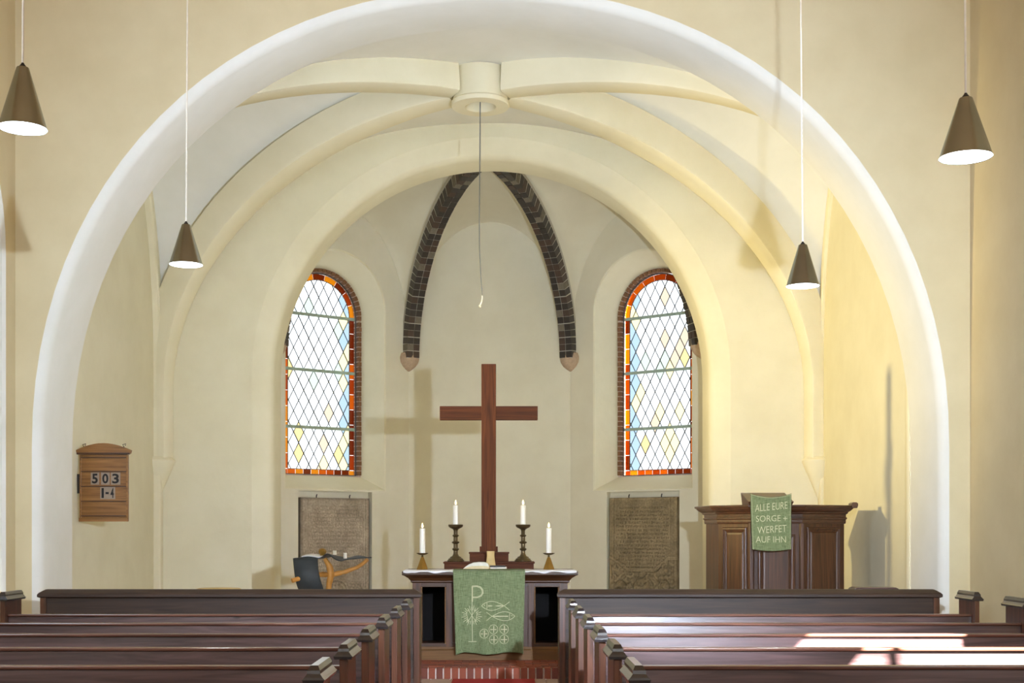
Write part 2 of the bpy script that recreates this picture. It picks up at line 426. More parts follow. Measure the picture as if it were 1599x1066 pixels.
def chancel_rib(ex, ey, n_, near=False):
    EX = 2.3 if near else 2.0; RE = 1.0 if near else .955
    d = Vector((ex - CX, ey - CY, 0)); L_ = d.length; d.normalize(); wv = Vector((-d.y, d.x, 0))
    rings = []
    zs, H = 3.6, 3.5
    def ring(h, z, nh, nz, wd, dp):
        # section: inner (bottom) face, chamfered, and outer edge inside the web
        c = Vector((CX, CY, 0)) + d * h + Vector((0, 0, z)); nn = d * nh + Vector((0, 0, nz))
        ch = min(.05, wd * .2)
        pts = [(-wd / 2, dp), (-wd / 2, ch), (-wd / 2 + ch * .3, ch * .3), (-wd / 2 + ch, 0), (wd / 2 - ch, 0), (wd / 2 - ch * .3, ch * .3), (wd / 2, ch), (wd / 2, dp)]
        return [tuple(c + wv * a + nn * b) for a, b in pts]
    K = 26
    if near or True: rings.append(ring(.355, zs + H * math.sqrt(1 - (.355 / L_) ** 2), .05, 1, .36, .42))
    for i in range(K + 1):
        th = PI / 2 * i / K; s_ = math.sin(th); c_ = (1 - s_ ** EX) ** (1 / EX)
        if s_ * L_ * RE < .40: continue
        if near and s_ > .93: break
        wd = .36 + .10 * min(1, s_ * 2.5) - .20 * s_ ** 3
        rings.append(ring(L_ * RE * s_, zs + H * c_, s_ , math.cos(th), wd, .42))
    if not near: rings.append(ring(L_ * .955, 2.60, 1, 0, .25, .42))
    o = struct('trim_%d' % n_, G().loft(rings), 'rib', 'plastered diagonal rib of the chancel vault, %s' % {1: 'near left', 2: 'near right', 3: 'far left', 4: 'far right'}[n_], 'rib', smooth=True, auto=30)
    if near: return
    # corbel: faceted inverted cone
    c = Vector((CX, CY, 0)) + d * (L_ * .955 + .10)
    pr = []
    for z, r in ((2.62, .17), (2.57, .215), (2.54, .21), (2.35, .14), (2.12, .05), (2.0, .012)):
        pr.append([tuple(c + wv * (r * math.cos(a)) + d * (-r * math.sin(a) * 1.0) + d * (.10 - r * .2) + Vector((0, 0, z))) for a in [PI * k / 8 * 1 for k in range(9)]] + [tuple(c + d * .25 + Vector((0, 0, z)))])
    obj('corbel', G().loft(pr), 'rib', o, smooth=True, auto=35)
chancel_rib(BX0 - .1, 14.25, 1, True); chancel_rib(BX1 + .1, 14.25, 2, True); chancel_rib(BX0, 18.5, 3); chancel_rib(BX1, 18.5, 4)
# wall ribs (formerets) on both side walls
for k, (X, sg, nm) in enumerate(((BX0, 1, 'left'), (BX1, -1, 'right'))):
    rings = []
    dp, wd = (.10, .16) if sg > 0 else (.05, .14)
    def rg(Y, z, ny, nz):
        return [(X - sg * .02, Y, z), (X + sg * dp * .8, Y, z), (X + sg * dp, Y - ny * .02, z - nz * .02), (X + sg * dp, Y - ny * (wd - .02), z - nz * (wd - .02)), (X + sg * dp * .8, Y - ny * wd, z - nz * wd), (X - sg * .02, Y - ny * wd, z - nz * wd)]
    y1 = 18.5
    rings.append(rg(y1, .12, 1, 0)); rings.append(rg(y1, 3.0, 1, 0))
    for i in range(33):
        th = PI * i / 32
        rings.append(rg(CY + BY * math.cos(th), 3.9 + 3.55 * math.sin(th), math.cos(th), math.sin(th)))
    rings.append(rg(14.36, .12, -1, 0))
    struct('trim_%d' % (5 + k), G().loft(rings), 'rib', 'slim plastered wall rib on the %s chancel wall' % nm, 'rib', smooth=True, auto=35)
# ring boss
prof = [(.355, 7.44), (.350, 7.10), (.352, 7.06), (.375, 7.04), (.375, 7.0), (.365, 6.985), (.20, 6.985), (.19, 7.0), (.18, 7.46)]
struct('trim_7', G().loft([[(CX + r * math.cos(2 * PI * j / 40), CY + r * math.sin(2 * PI * j / 40), z) for j in range(40)] for r, z in prof], caps=False), 'rib', 'round open keystone ring at the crown of the chancel vault', 'keystone', smooth=True, auto=35)
# hanging wire
hw = thing('hanging_wire', 'thin grey wire with a small hook hanging from the keystone ring', 'wire', (CX, CY, 4.44))
sc = CY / F
wpts = [(-.0, 0, 3.05), (-.005, 0, 2.0), (-.012, 0, 1.2), (-.012, 0, .75), (.002, 0, .45), (.024, 0, .12)]
obj('wire', G().tube(wpts, .007, 6), 'wire', hw)
obj('wire_end', G().tube([(.022, 0, .13), (.026, 0, .10), (.02, 0, .05), (0, 0, .012), (-.012, 0, .0), (.006, 0, -.015)], .009, 6), 'linen', hw)
obj('ceiling_mount', G().box(-.24, .24, -.012, .012, 3.03, 3.05), 'iron', hw)

# ------------------------------------------------------------------ apse
AXC = -.226
V = [Vector((-3.72, 19.0, 0)), Vector((-3.65, 20.45, 0)), Vector((-1.617, 22.0, 0)), Vector((1.166, 22.0, 0)), Vector((3.20, 20.45, 0)), Vector((3.27, 19.0, 0))]
KP = Vector((-.24, 19.4, 0))
def rc(t): return 2.74 * math.sqrt(max(0, 1 - (1 - t) ** 2))
def cell(A, B, mid0):
    def fn(u, t):
        t = t ** 1.5 - .012
        P = A.lerp(B, u).lerp(KP, t); q = min(1, abs(2 * u - 1))
        r = rc(max(t, 0)); m = max(mid0 + (2.78 - mid0) * max(t, 0) ** .7, r)
        z = 4.55 + .12 * max(t, 0) + r + (m - r) * math.sqrt(max(0, 1 - q * q))
        return (P.x, P.y, z)
    return fn
names = ['far left', 'left window', 'middle', 'right window', 'far right']
for i in range(5):
    g = G().grid(24, 30, cell(V[i], V[i + 1], 2.35 if i in (1, 3) else 2.3))
    struct('ceiling_apse_%d' % (i + 1), g, 'apse', 'plastered vault cell of the apse above the %s face' % names[i], 'ceiling', smooth=True)
    if i in (0, 4):
        a, b = V[i], V[i + 1]
        struct('wall_apse_%d' % (i + 1), G().add([(a.x, a.y, .1), (b.x, b.y, .1), (b.x, b.y, 8), (a.x, a.y, 8)], [(0, 1, 2, 3)]), 'apse', 'plain %s wall of the apse' % names[i])
    if i == 2:
        a, b = V[i], V[i + 1]
        struct('wall_apse_3', G().add([(a.x, a.y, .1), (b.x, b.y, .1), (b.x, b.y, 8), (a.x, a.y, 8)], [(0, 1, 2, 3)]), 'apse', 'pale middle wall of the apse behind the cross')

def frame(i):
    """local frame of a window face: origin at the inner vertex, u towards the outer vertex, n outward"""
    if i == 1: o, e = V[2], V[1]
    else: o, e = V[3], V[4]
    u = (e - o); L_ = u.length; u.normalize()
    nn = Vector((-u.y, u.x, 0)) if i == 3 else Vector((u.y, -u.x, 0))
    if nn.y < 0: nn = -nn
    return o, u, nn, L_
SC, GZ0, GZS = 1.416, 2.50, 5.195
def clip_convex(poly, outline):
    # outline counter-clockwise convex
    out = poly
    for i in range(len(outline)):
        a, b = outline[i], outline[(i + 1) % len(outline)]
        inp, out = out, []
        if not inp: break
        f = lambda p: (b[0] - a[0]) * (p[1] - a[1]) - (b[1] - a[1]) * (p[0] - a[0])
        for k in range(len(inp)):
            p, q = inp[k], inp[(k + 1) % len(inp)]; fp, fq = f(p), f(q)
            if fp >= 0: out.append(p)
            if (fp >= 0) != (fq >= 0):
                t = fp / (fp - fq); out.append((p[0] + (q[0] - p[0]) * t, p[1] + (q[1] - p[1]) * t))
    return out
PM = {k: pane_mat('pane_' + k, c) for k, c in {
    'clear': (.97, .99, 1, 1), 'milk': (.92, .95, .97, 1), 'straw': (.90, .78, .42, 1), 'honey': (.72, .56, .26, 1), 'rose': (.60, .50, .38, 1),
    'blue': (.34, .46, .56, 1), 'mint': (.50, .58, .50, 1)}.items()}
AM = [pane_mat('amber_%d' % k, c, .3) for k, c in enumerate(((.62, .24, .02, 1), (.46, .14, .015, 1), (.70, .38, .04, 1), (.30, .09, .01, 1), (.55, .19, .015, 1)))]
def window_face(i, nm, nwin):
    o, u, nn, L_ = frame(i)
    W = lambda s, z, r=0: tuple(o + u * s + nn * r + Vector((0, 0, z)))
    op = [(s, z) for s, z in arch_pts(SC, .955, 5.25, .955, 2.235, 2, 28)]
    niche = [(.735, .115), (.735, 2.205), (2.125, 2.205), (2.125, .115)]
    g = G(); g.poly([(0, .1), (.735, .1), (.735, 2.205), (2.125, 2.205), (2.125, .1), (L_, .1), (L_, 8), (0, 8)], [op], lambda a, b: W(a, b))
    # splay and sill
    secs = [(0, .955, 2.235, 5.25), (.012, .93, 2.25, 5.25), (.05, .915, 2.27, 5.25), (.50, .765, 2.475, 5.20)]
    def closed(h, z0, zs): return arch_pts(SC, h, zs, h, z0, 2, 28)
    g2 = G().loft([[W(a, b, r) for a, b in closed(h, z0, zs)] for r, h, z0, zs in secs], caps=False)
    # niche recess
    g3 = G(); nr = .12
    g3.add([W(.735, .1), W(.735, 2.205), W(2.125, 2.205), W(2.125, .1), W(.735, .1, nr), W(.735, 2.205, nr), W(2.125, 2.205, nr), W(2.125, .1, nr)],
           [(0, 1, 5, 4), (1, 2, 6, 5), (2, 3, 7, 6), (4, 5, 6, 7)])
    wo = struct('wall_apse_%d' % (i + 1), g, 'apse', 'angled %s wall of the apse with a round arched window and a niche below' % nm)
    sp = obj('window_splay', g2, 'chancel', wo, smooth=True, auto=40)
    obj('niche', g3, 'apse', wo)
    # window
    wn = thing('window_%d' % nwin, '%s round-arched stained glass window with diamond panes and amber border' % nm, 'window', tuple(o + u * SC + nn * .6 + Vector((0, 0, GZ0))))
    wn['kind'] = 'structure'
    base = wn.location.copy()
    def WL(s, z, r=0): return tuple(Vector(W(s + SC, z, r)) - base)
    # brick surround between splay and glass
    out_ = arch_pts(0, .767, 5.20, .767, 2.45, 2, 28); in_ = arch_pts(0, .69, GZS, .69, GZ0, 2, 28)
    ms = G().loft([[WL(a, b, .50) for a, b in out_], [WL(a, b, .50) for a, b in arch_pts(0, .712, GZS, .712, 2.49, 2, 28)], [WL(a, b, .66) for a, b in arch_pts(0, .712, GZS, .712, 2.49, 2, 28)]], caps=False)
    obj('mortar_surround', ms, 'mortar', wn)
    # bricks following the outline
    bb = G()
    def along(h, z0, zs):
        pts = []
        z = z0
        while z < zs - .04: pts.append((-h, z, 0)); z += .085
        m = int(PI * h / .085)
        for k in range(m + 1):
            a = PI - PI * k / m; pts.append((h * math.cos(a), zs + h * math.sin(a), a))
        z = zs - .085
        while z > z0 - .01: pts.append((h, z, PI)); z -= .085
        return pts
    for k, (a, b, ang) in enumerate(along(.735, GZ0 + .04, GZS)):
        if ang in (0, PI) and b < GZS: rad, tan = Vector((math.copysign(1, a), 0)), Vector((0, 1))
        else: rad = Vector((math.cos(ang), math.sin(ang))); tan = Vector((-rad.y, rad.x))
        c = Vector((a, b)); j = random.uniform(-.004, .006)
        q = []
        for r in (.47 + j, .64):
            for e, f_ in ((-.026, -.036), (.026, -.036), (.026, .036), (-.026, .036)):
                p = c + rad * e + tan * f_; q.append(WL(p.x, p.y, r))
        bb.add(q, [(0, 1, 2, 3), (7, 6, 5, 4), (0, 4, 5, 1), (1, 5, 6, 2), (2, 6, 7, 3), (3, 7, 4, 0)])
    bo = obj('brick_surround', bb, 'wbrick', wn); bo['kind'] = 'stuff'
    # steel line between frame and brick
    rim = G().loft([[WL(a, b, .555) for a, b in arch_pts(0, h, GZS, h, GZ0 - (h - .69), 2, 28)] for h in (.682, .700)], caps=False, closed=True)
    obj('frame', rim, 'lead', wn, solid=.02)
    # amber border
    hin, hout = .588, .688
    per = []
    z = GZ0
    nseg = [(('L', GZ0 + .09, GZS), 10), (('A', 0, PI), 9), (('R', GZS, GZ0 + .09), 10), (('B', -hin, hin), 8)]
    gap = .004
    for (kd, a0, a1), m in nseg:
        for k in range(m):
            f0, f1 = a0 + (a1 - a0) * k / m, a0 + (a1 - a0) * (k + 1) / m
            if kd == 'A':
                qs = []
                for st in range(5):
                    a = PI - (f0 + gap + (f1 - f0 - 2 * gap) * st / 4); qs.append((a,))
                inner = [(hin * math.cos(a[0]), GZS + hin * math.sin(a[0])) for a in qs]; outer = [(hout * math.cos(a[0]), GZS + hout * math.sin(a[0])) for a in qs]
            elif kd in 'LR':
                sg = -1 if kd == 'L' else 1
                lo, hi = min(f0, f1) + gap, max(f0, f1) - gap
                inner = [(sg * hin, lo), (sg * hin, hi)]; outer = [(sg * hout, lo), (sg * hout, hi)]
            else:
                inner = [(f0 + gap, GZ0 + .085), (f1 - gap, GZ0 + .085)]; outer = [(f0 + gap, GZ0 + .005), (f1 - gap, GZ0 + .005)]
            gg = G(); m_ = len(inner)
            gg.add([WL(a, b, .60) for a, b in inner + outer], [(q, q + 1, m_ + q + 1, m_ + q) for q in range(m_ - 1)])
            obj('border_pane', gg, random.choice(AM), wn, solid=.006)
    for sg in (-1, 1):
        gg = G(); xs = sorted((sg * hin, sg * hout)); gg.add([WL(xs[0], GZ0 + .005, .6), WL(xs[1], GZ0 + .005, .6), WL(xs[1], GZ0 + .085, .6), WL(xs[0], GZ0 + .085, .6)], [(0, 1, 2, 3)])
        obj('border_pane', gg, random.choice(AM), wn, solid=.006)
    # lead between border and lattice
    gin = arch_pts(0, hin, GZS, hin, GZ0 + .09, 2, 28)
    obj('border_came', G().loft([[WL(a, b, .59) for a, b in arch_pts(0, h, GZS, h, GZ0 + .09 + (hin - h), 2, 28)] for h in (hin - .005, hin + .005)], caps=False), 'lead', wn, solid=.012)
    # diamonds
    outline = list(reversed(arch_pts(0, hin - .004, GZS, hin - .004, GZ0 + .095, 2, 20)))
    DW, DH = .19, .352
    lead = G()
    z = GZ0 - DH; r = 0
    dirn = 1 if i == 1 else -1
    while z < GZS + hin + DH:
        for c in range(-5, 6):
            cx = c * DW + (DW / 2 if r % 2 else 0)
            pol = [(cx, z - DH / 2 + .006), (cx + DW / 2 - .0035, z), (cx, z + DH / 2 - .006), (cx - DW / 2 + .0035, z)]
            pc = clip_convex(pol, outline)
            if len(pc) >= 3:
                ar = abs(sum(pc[k][0] * pc[(k + 1) % len(pc)][1] - pc[(k + 1) % len(pc)][0] * pc[k][1] for k in range(len(pc)))) / 2
                if ar > 1e-4:
                    rv_ = random.random(); inner_side = cx < -.42
                    key = ('blue' if rv_ < .65 else 'straw') if inner_side else ('straw' if rv_ < .07 else 'honey' if rv_ < .14 else 'rose' if rv_ < .18 else 'milk' if rv_ < .4 else 'mint' if rv_ < .44 and z > 4 else 'clear')
                    if not inner_side and z > 4.6 and key in ('straw', 'honey'): key = 'clear'
                    obj('pane', G().add([WL(a, b, .60) for a, b in pc], [tuple(range(len(pc)))]), PM[key], wn)
        z += DH / 2; r += 1
    # lattice lines, clipped
    def seg(p, q, wd):
        d = Vector((q[0] - p[0], q[1] - p[1])); d.normalize(); nrm = Vector((-d.y, d.x)) * wd
        pol = [(p[0] - nrm.x, p[1] - nrm.y), (q[0] - nrm.x, q[1] - nrm.y), (q[0] + nrm.x, q[1] + nrm.y), (p[0] + nrm.x, p[1] + nrm.y)]
        pc = clip_convex(pol, outline)
        if len(pc) >= 3:
            m_ = len(pc); lead.add([WL(a, b, .592) for a, b in pc] + [WL(a, b, .606) for a, b in pc], [tuple(range(m_)), tuple(reversed(range(m_, 2 * m_)))] + [(k, (k + 1) % m_, m_ + (k + 1) % m_, m_ + k) for k in range(m_)])
    T = 26
    for k in range(-T, T):
        x0 = (k + .5) * DW; zc = GZ0
        bold = (k % 3 == 0)
        seg((x0 - T * DW, zc - T * DH), (x0 + T * DW, zc + T * DH), .0068 if bold else .0050)
        seg((x0 - T * DW, zc + T * DH), (x0 + T * DW, zc - T * DH), .0050)
    obj('lead_lattice', lead, 'lead', wn)
    for zb in (5.18, 4.25, 3.29):
        gg = G(); h = .70
        q = [WL(a, b, r) for r in (.56, .58) for a, b in ((-h, zb - .025), (h, zb - .025), (h, zb + .025), (-h, zb + .025))]
        gg.add(q, [(0, 1, 2, 3), (7, 6, 5, 4), (0, 4, 5, 1), (1, 5, 6, 2), (2, 6, 7, 3), (3, 7, 4, 0)])
        obj('glazing_bar', gg, 'bar', wn)
    return wo, W
_, WLf = window_face(1, 'left', 1)
_, WRf = window_face(3, 'right', 2)
# nave side window frame for the sun opening
nw = thing('window_3', 'arched side window of the nave that lets the sun onto the pews', 'window', (4.97, wy, 1.6)); nw['kind'] = 'structure'
obj('mullion', G().box(-.02, .02, -.67, -.64, 0, 2.05), 'bar', nw)
for zz in (.35,): obj('glazing_bar', G().box(-.02, .02, -whw, whw, zz - .02, zz + .02), 'bar', nw)

# brick ribs of the apse
def brick_rib(Vv, n_, label):
    d = (KP - Vv); d.z = 0; L_ = d.length; d.normalize(); wv = Vector((-d.y, d.x, 0))
    wd, dp = .235, .20
    def pt(t):
        lift = .10 * t + (.45 * min(1, t / .25) if abs(Vv.x) > 2 else 0)
        return Vv + d * (L_ * t) + Vector((0, 0, 4.50 + rc(t) + lift))
    # sample path by arc length starting slightly in front of the wall
    ts = [(1 - math.cos(PI / 2 * k / 400)) for k in range(401)]
    P = [pt(t) for t in ts]
    def nrm(k):
        T_ = (P[min(k + 1, 400)] - P[max(k - 1, 0)]).normalized()
        N_ = wv.cross(T_).normalized()
        if N_.z < 0: N_ = -N_
        if k < 3: N_ = -d.copy()*-1
        return T_, N_
    # offset inner face: bring rib away from wall/web by dp along -N
    rings = []
    for k in range(0, 401, 10):
        T_, N_ = nrm(k)
        if N_.dot(d) > 0 and k < 3: N_ = -N_
        c = P[k] - N_ * (dp - .012)
        rings.append([tuple(c + wv * a + N_ * b) for a, b in ((-wd / 2 + .008, dp + .05), (-wd / 2 + .008, .0), (wd / 2 - .008, .0), (wd / 2 - .008, dp + .05))])
    o = struct('trim_%d' % n_, G().loft(rings), 'rmortar', label, 'rib')
    fixn(o)
    me = [shared_box('rb%s' % m_, wd / 2 - .010, .106, dp, m_) for m_ in ('gbrick', 'gbrick2', 'gbrick3')]
    acc, nxt = 0, .062
    cnt = 0
    k = 1
    while k <= 400:
        acc += (P[k] - P[k - 1]).length
        if acc >= nxt:
            T_, N_ = nrm(k)
            for sd in (-1, 1):
                c = P[k] - N_ * (dp / 2 + random.uniform(-.003, .004)) + wv * (sd * wd / 4)
                R_ = Matrix((wv, T_, N_)).transposed()
                rr = random.random(); q = 0 if rr < .62 else 1 if rr < .93 else 2
                piece('brick', me[q], o, c, R_)
            nxt += .124
            cnt += 1
        k += 1
    # corbel
    c0 = Vv + d * .10
    rings = []
    for z, r in ((4.60, .15), (4.54, .175), (4.50, .178), (4.44, .165), (4.37, .12), (4.32, .06), (4.29, .015)):
        rings.append([tuple(Vv + Vector((0, 0, z)) + wv * (r * math.cos(PI * k / 8)) + d * (r * 1.15 * math.sin(PI * k / 8))) for k in range(9)])
    obj('corbel', G().loft(rings), 'corbel', o, smooth=True, auto=40)
brick_rib(V[1], 8, 'dark brick rib at the far left edge of the apse, mostly behind the arch')
brick_rib(V[2], 9, 'dark brick rib rising left of the cross to the apse crown')
brick_rib(V[3], 10, 'dark brick rib rising right of the cross to the apse crown')
brick_rib(V[4], 11, 'dark brick rib at the far right edge of the apse, mostly behind the arch')

# ------------------------------------------------------------------ grave slabs
def slab(i, Wf, s0, s1, h, name_label, mat, relief):
    o_, u, nn, L_ = frame(i)
    root = Vector(Wf((s0 + s1) / 2, .108, 0))
    wdt = s1 - s0
    def hf(a, b):   # a 0..1 along s from inner to outer edge, b height 0..1 -> protrusion
        x, z = a * wdt, b * h
        e = min(x, wdt - x, h - z)
        d = 0
        edge = min(1, e / .03); d -= (1 - edge) ** 2 * .03
        d += .004 * noise.noise(Vector((x * 9, z * 9, i * 5))) + .005 * noise.noise(Vector((x * 30, z * 30, i)))
        inner = min(x - .10, wdt - .10 - x)
        if inner > 0 or True:
            if 0 < inner < .02: d -= .006
        txt_lo = .42 if relief else .38
        if b > txt_lo and b < .93 and inner > .02:
            row = (z / .062); fr = row - math.floor(row)
            if .18 < fr < .82:
                ln = math.floor(row)
                indent = .10 * abs(math.sin(ln * 2.3)) if ln % 3 else .02
                if inner > .03 + indent:
                    k = math.floor(x / .033 + .37 * ln); fx = x / .033 + .37 * ln - k
                    rnd = noise.noise(Vector((k * 3.7, ln * 5.1, i * 2.0)))
                    on = abs(fx - .3) < .14 or (abs(fr - (.5 + rnd * .5)) < .12 and fx < .75) or (rnd > .1 and abs(fx - .62) < .1)
                    if on and rnd > -.35: d -= .009
        if relief:
            # curved cartouche line and carved figures in the lower part
            zc = .40 * h
            xx = (wdt - x) / wdt    # as seen from the nave, left to right on the right slab is s reversed
            xx = a
            lip = .40 + (.11 * (1 - min(1, xx / .28)) ** .8 if xx < .28 else 0) + (.10 * min(1, (xx - .68) / .2) if xx > .68 else 0)
            if abs(b - lip) < .012: d += .016
            if b < lip - .015 and e > .05:
                d += -.016 + .05 * abs(noise.noise(Vector((x * 7, z * 7, 3)))) + .04 * max(0, noise.noise(Vector((x * 14, z * 14, 9))))
                for (bx, bz, br) in ((.18, .26, .10), (.82, .27, .10), (.5, .25, .16), (.5, .10, .12), (.2, .08, .09), (.8, .08, .09)):
                    q = math.hypot((a - bx) * wdt, (b - bz) * h) / (br)
                    if q < 1: d += .05 * math.sqrt(1 - q * q)
        else:
            if b < .30: d += .010 * noise.noise(Vector((x * 22, z * 22, 4))) - .004
            q = abs(math.hypot((a - .5) * wdt, (b - .20) * h) - .22)
            if q < .015 and b < .42: d += .01
        return d
    st = Vector(Wf(0, 0, 0))
    g = G().grid(130, 190, lambda a, b: tuple(Vector(Wf(s0 + a * wdt, .108 + b * h, .0 - hf(a, b))) - root))
    # sides and back
    bk = .11
    g.add([tuple(Vector(Wf(s, z, r)) - root) for r in (.02, bk) for s, z in ((s0, .108), (s1, .108), (s1, .108 + h), (s0, .108 + h))],
          [(0, 4, 5, 1), (1, 5, 6, 2), (2, 6, 7, 3), (3, 7, 4, 0), (7, 6, 5, 4)])
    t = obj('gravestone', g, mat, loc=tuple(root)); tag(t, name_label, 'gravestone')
    for s in (s0 + .28 * wdt, s0 + .76 * wdt):
        p = Vector(Wf(s, .108 + h, .05)) - root
        obj('iron_clamp', G().tube([tuple(p + Vector((0, 0, -.01))), tuple(p + Vector((0, -.005, .03))), tuple(p + Vector((.01, .0, .055)))], .009, 6), 'iron', t)
    return t
slab(1, WLf, .775, 2.075, 1.99, 'tall grey inscribed gravestone slab under the left window', 'grave1', False)
slab(3, WRf, .775, 2.075, 2.00, 'tall brown gravestone slab with carved relief under the right window', 'grave2', True)

# ------------------------------------------------------------------ altar
ay = 14.2
AX = -.14
alt = thing('altar', 'dark wooden altar table with two open side compartments behind the aisle', 'altar', (AX, ay + .4, .118))
def A(name, g, mat, bev=.004, par=None, label=None):
    g.v = [(x - AX, y - (ay + .4), z - .118) for x, y, z in g.v]
    o = obj(name, g, mat, par or alt, bevel=bev)
    if label: o['label'] = label
    return o
aw = .86
def stack(xc, hw0, y0, y1, prof):
    """moulding all round: prof (z, overhang)"""
    return G().loft([[(xc - hw0 - e, y0 - e, z), (xc + hw0 + e, y0 - e, z), (xc + hw0 + e, y1 + e, z), (xc - hw0 - e, y1 + e, z)] for z, e in prof])
ax0, ax1 = AX - aw, AX + aw
A('base_board', stack(AX, aw + .03, ay - .02, ay + .8, [(.118, .0), (.23, .0), (.245, -.015), (.27, -.02)]), 'plinth')
A('table_top', stack(AX, aw, ay, ay + .78, [(.975, .0), (.985, .02), (1.0, .02), (1.03, .045), (1.06, .09), (1.068, .11), (1.105, .11), (1.108, .105)]), 'altar')
A('frieze', G().box(ax0, ax1, ay + .005, ay + .78, .93, .98), 'altar')
A('bottom_rail', G().box(ax0, ax1, ay + .005, ay + .08, .262, .31), 'altar')
for xa, xb in ((ax0, ax0 + .095), (AX - .49, AX - .42), (AX + .42, AX + .49), (ax1 - .095, ax1)):
    A('post', G().box(xa, xb, ay, ay + .08, .26, .975), 'altar_z')
A('center_panel', G().box(AX - .43, AX + .43, ay + .02, ay + .05, .28, .96), 'altar_z')
for xa, xb in ((ax0, ax0 + .03), (ax1 - .03, ax1)):
    A('side_panel', G().box(xa, xb, ay + .03, ay + .78, .26, .975), 'altar_z')
A('back_panel', G().box(ax0, ax1, ay + .74, ay + .77, .26, .975), 'dark', label='altar back board, compartment shade put into its near-black colour')
A('compartment_floor', G().box(ax0 + .02, ax1 - .02, ay + .04, ay + .76, .255, .275), 'altar')
for xa in (-1, 1):
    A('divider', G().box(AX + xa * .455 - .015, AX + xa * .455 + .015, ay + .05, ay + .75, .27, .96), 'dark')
for xa, xb in ((ax0 + .095, ax0 + .108), (AX - .503, AX - .49), (AX + .49, AX + .503), (ax1 - .108, ax1 - .095)):
    A('bead_moulding', G().box(xa, xb, ay - .004, ay + .03, .30, .93), 'plinth', .003)
ret = stack(-.158, .515, 14.72, 15.1, [(1.1095, 0), (1.176, 0), (1.18, .012), (1.196, .012)])
for nm_, g_, lb_ in (('candle_shelf', ret, 'long low brown wooden step along the back of the altar top'), ('cross_pedestal', stack(-.158, .225, 14.80, 15.05, [(1.1975, 0), (1.288, 0), (1.292, .01), (1.306, .01)]), 'small brown wooden block that carries the cross')):
    zb_ = min(p[2] for p in g_.v); g_.v = [(x - AX, y - 14.9, z - zb_) for x, y, z in g_.v]
    tag(obj(nm_, g_, 'cross_x', loc=(AX, 14.9, zb_), bevel=.004), lb_, 'step')

# white altar cloth
def linen(u, v):
    x = AX - aw - .095 + u * (2 * aw + .19)
    yy = ay - .118 + v * .5
    z = 1.115
    if v < .06:
        k = (1 - v / .06); z = 1.114 - k * (.018 + .008 * math.sin(u * 41) + .006 * noise.noise(Vector((u * 30, 0, 0)))); yy = ay - .118 + v * .1
    return (x, yy, z + .0015 * math.sin(u * 60 + v * 9))
g = G().grid(120, 34, linen)
tag(obj('altar_linen', g, 'linen', solid=.004, smooth=True), 'narrow white linen cloth lying on the altar top', 'cloth')

# green antependium
AY = ay - .135
def gx(zx): return (690 + zx / 7.353 - VX) * AY / F
def gz(zy): return EYE - (885 + zy / 7.353 - VY) * AY / F
def cloth_y(x, z):
    k = (1.115 - z) / .9
    return AY + k * (.012 * math.sin(x * 17 + 1) + .008 * math.sin(x * 41 + z * 3)) * (.3 + k) + .02 * k
def antep(u, v):
    zt, zb = 1.117, .205
    xl = gx(128) + (gx(160) - gx(128)) * (1 - v); xr = gx(955) + (gx(935) - gx(955)) * (1 - v)
    x = xl + (xr - xl) * u
    hem = .012 * math.sin(u * 9 + .5) + (.02 * (.12 - u) / .12 if u < .12 else 0) * -1
    z = zb + hem * (1 - v) + (zt - zb) * v
    return (x, cloth_y(x, z), z)
g = G().grid(70, 70, antep)
g2 = G().grid(50, 6, lambda u, v: (gx(128) + (gx(955) - gx(128)) * u, AY + v * .45, 1.1215 + .001 * math.sin(u * 30)))
g.add(g2.v, g2.f)
ant = obj('antependium', g, 'green', smooth=True, solid=.004); tag(ant, 'green woven altar hanging embroidered with a christogram, two fishes and five loaves', 'cloth')
def emb(name, polys, r=.0045):
    gg = G()
    for pl in polys:
        pts = [(gx(a), 0, gz(b)) for a, b in pl]
        gg.tube([(p[0], cloth_y(p[0], p[2]) - .0045, p[2]) for p in pts], r, 5)
    return obj(name, gg, 'thread', ant)
emb('staff_symbol', [[(345, 220), (345, 400), (347, 640), (350, 858)], [(352, 225), (352, 400)],
     [(345, 218), (400, 214), (445, 228), (470, 262), (474, 300), (452, 335), (405, 352), (345, 352)],
     [(345, 228), (400, 224), (440, 238), (460, 266), (464, 298), (446, 326), (405, 343), (345, 343)], [(305, 858), (398, 858)]], .004)
rays = []
for k in range(26):
    a = 2 * PI * k / 26 + .1; r0, r1 = (58, 98) if k % 2 else (66, 118)
    rays.append([(343 + r0 * math.cos(a), 560 + r0 * math.sin(a)), (343 + r1 * math.cos(a), 560 + r1 * math.sin(a) * 1.02)])
rays += [[(300, 490), (388, 625)], [(388, 490), (300, 625)], [(282, 520), (300, 640)], [(404, 520), (384, 640)]]
emb('ray_burst', rays, .003)
def fish(nose, tail, cy, d_):
    up = [(nose + (tail - nose) * t, cy - 52 * math.sin(PI * t ** .85)) for t in [k / 14 for k in range(15)]]
    dn = [(x_, 2 * cy - y_) for x_, y_ in up]
    up.append((tail + d_ * 62, cy + 50)); dn.append((tail + d_ * 62, cy - 46))
    return [up, dn, [(nose + d_ * 62, cy - 34), (nose + d_ * 62, cy + 34)], [(nose + d_ * 75, cy - 3), (tail - d_ * 12, cy - 3)], [(nose + d_ * 75, cy + 4), (tail - d_ * 12, cy + 4)],
            [(nose + d_ * 30, cy - 12), (nose + d_ * 38, cy - 6), (nose + d_ * 30, cy)]]
emb('fish_symbol', fish(455, 715, 446, 1), .0032)
emb('fish_symbol', fish(838, 575, 565, -1), .0032)
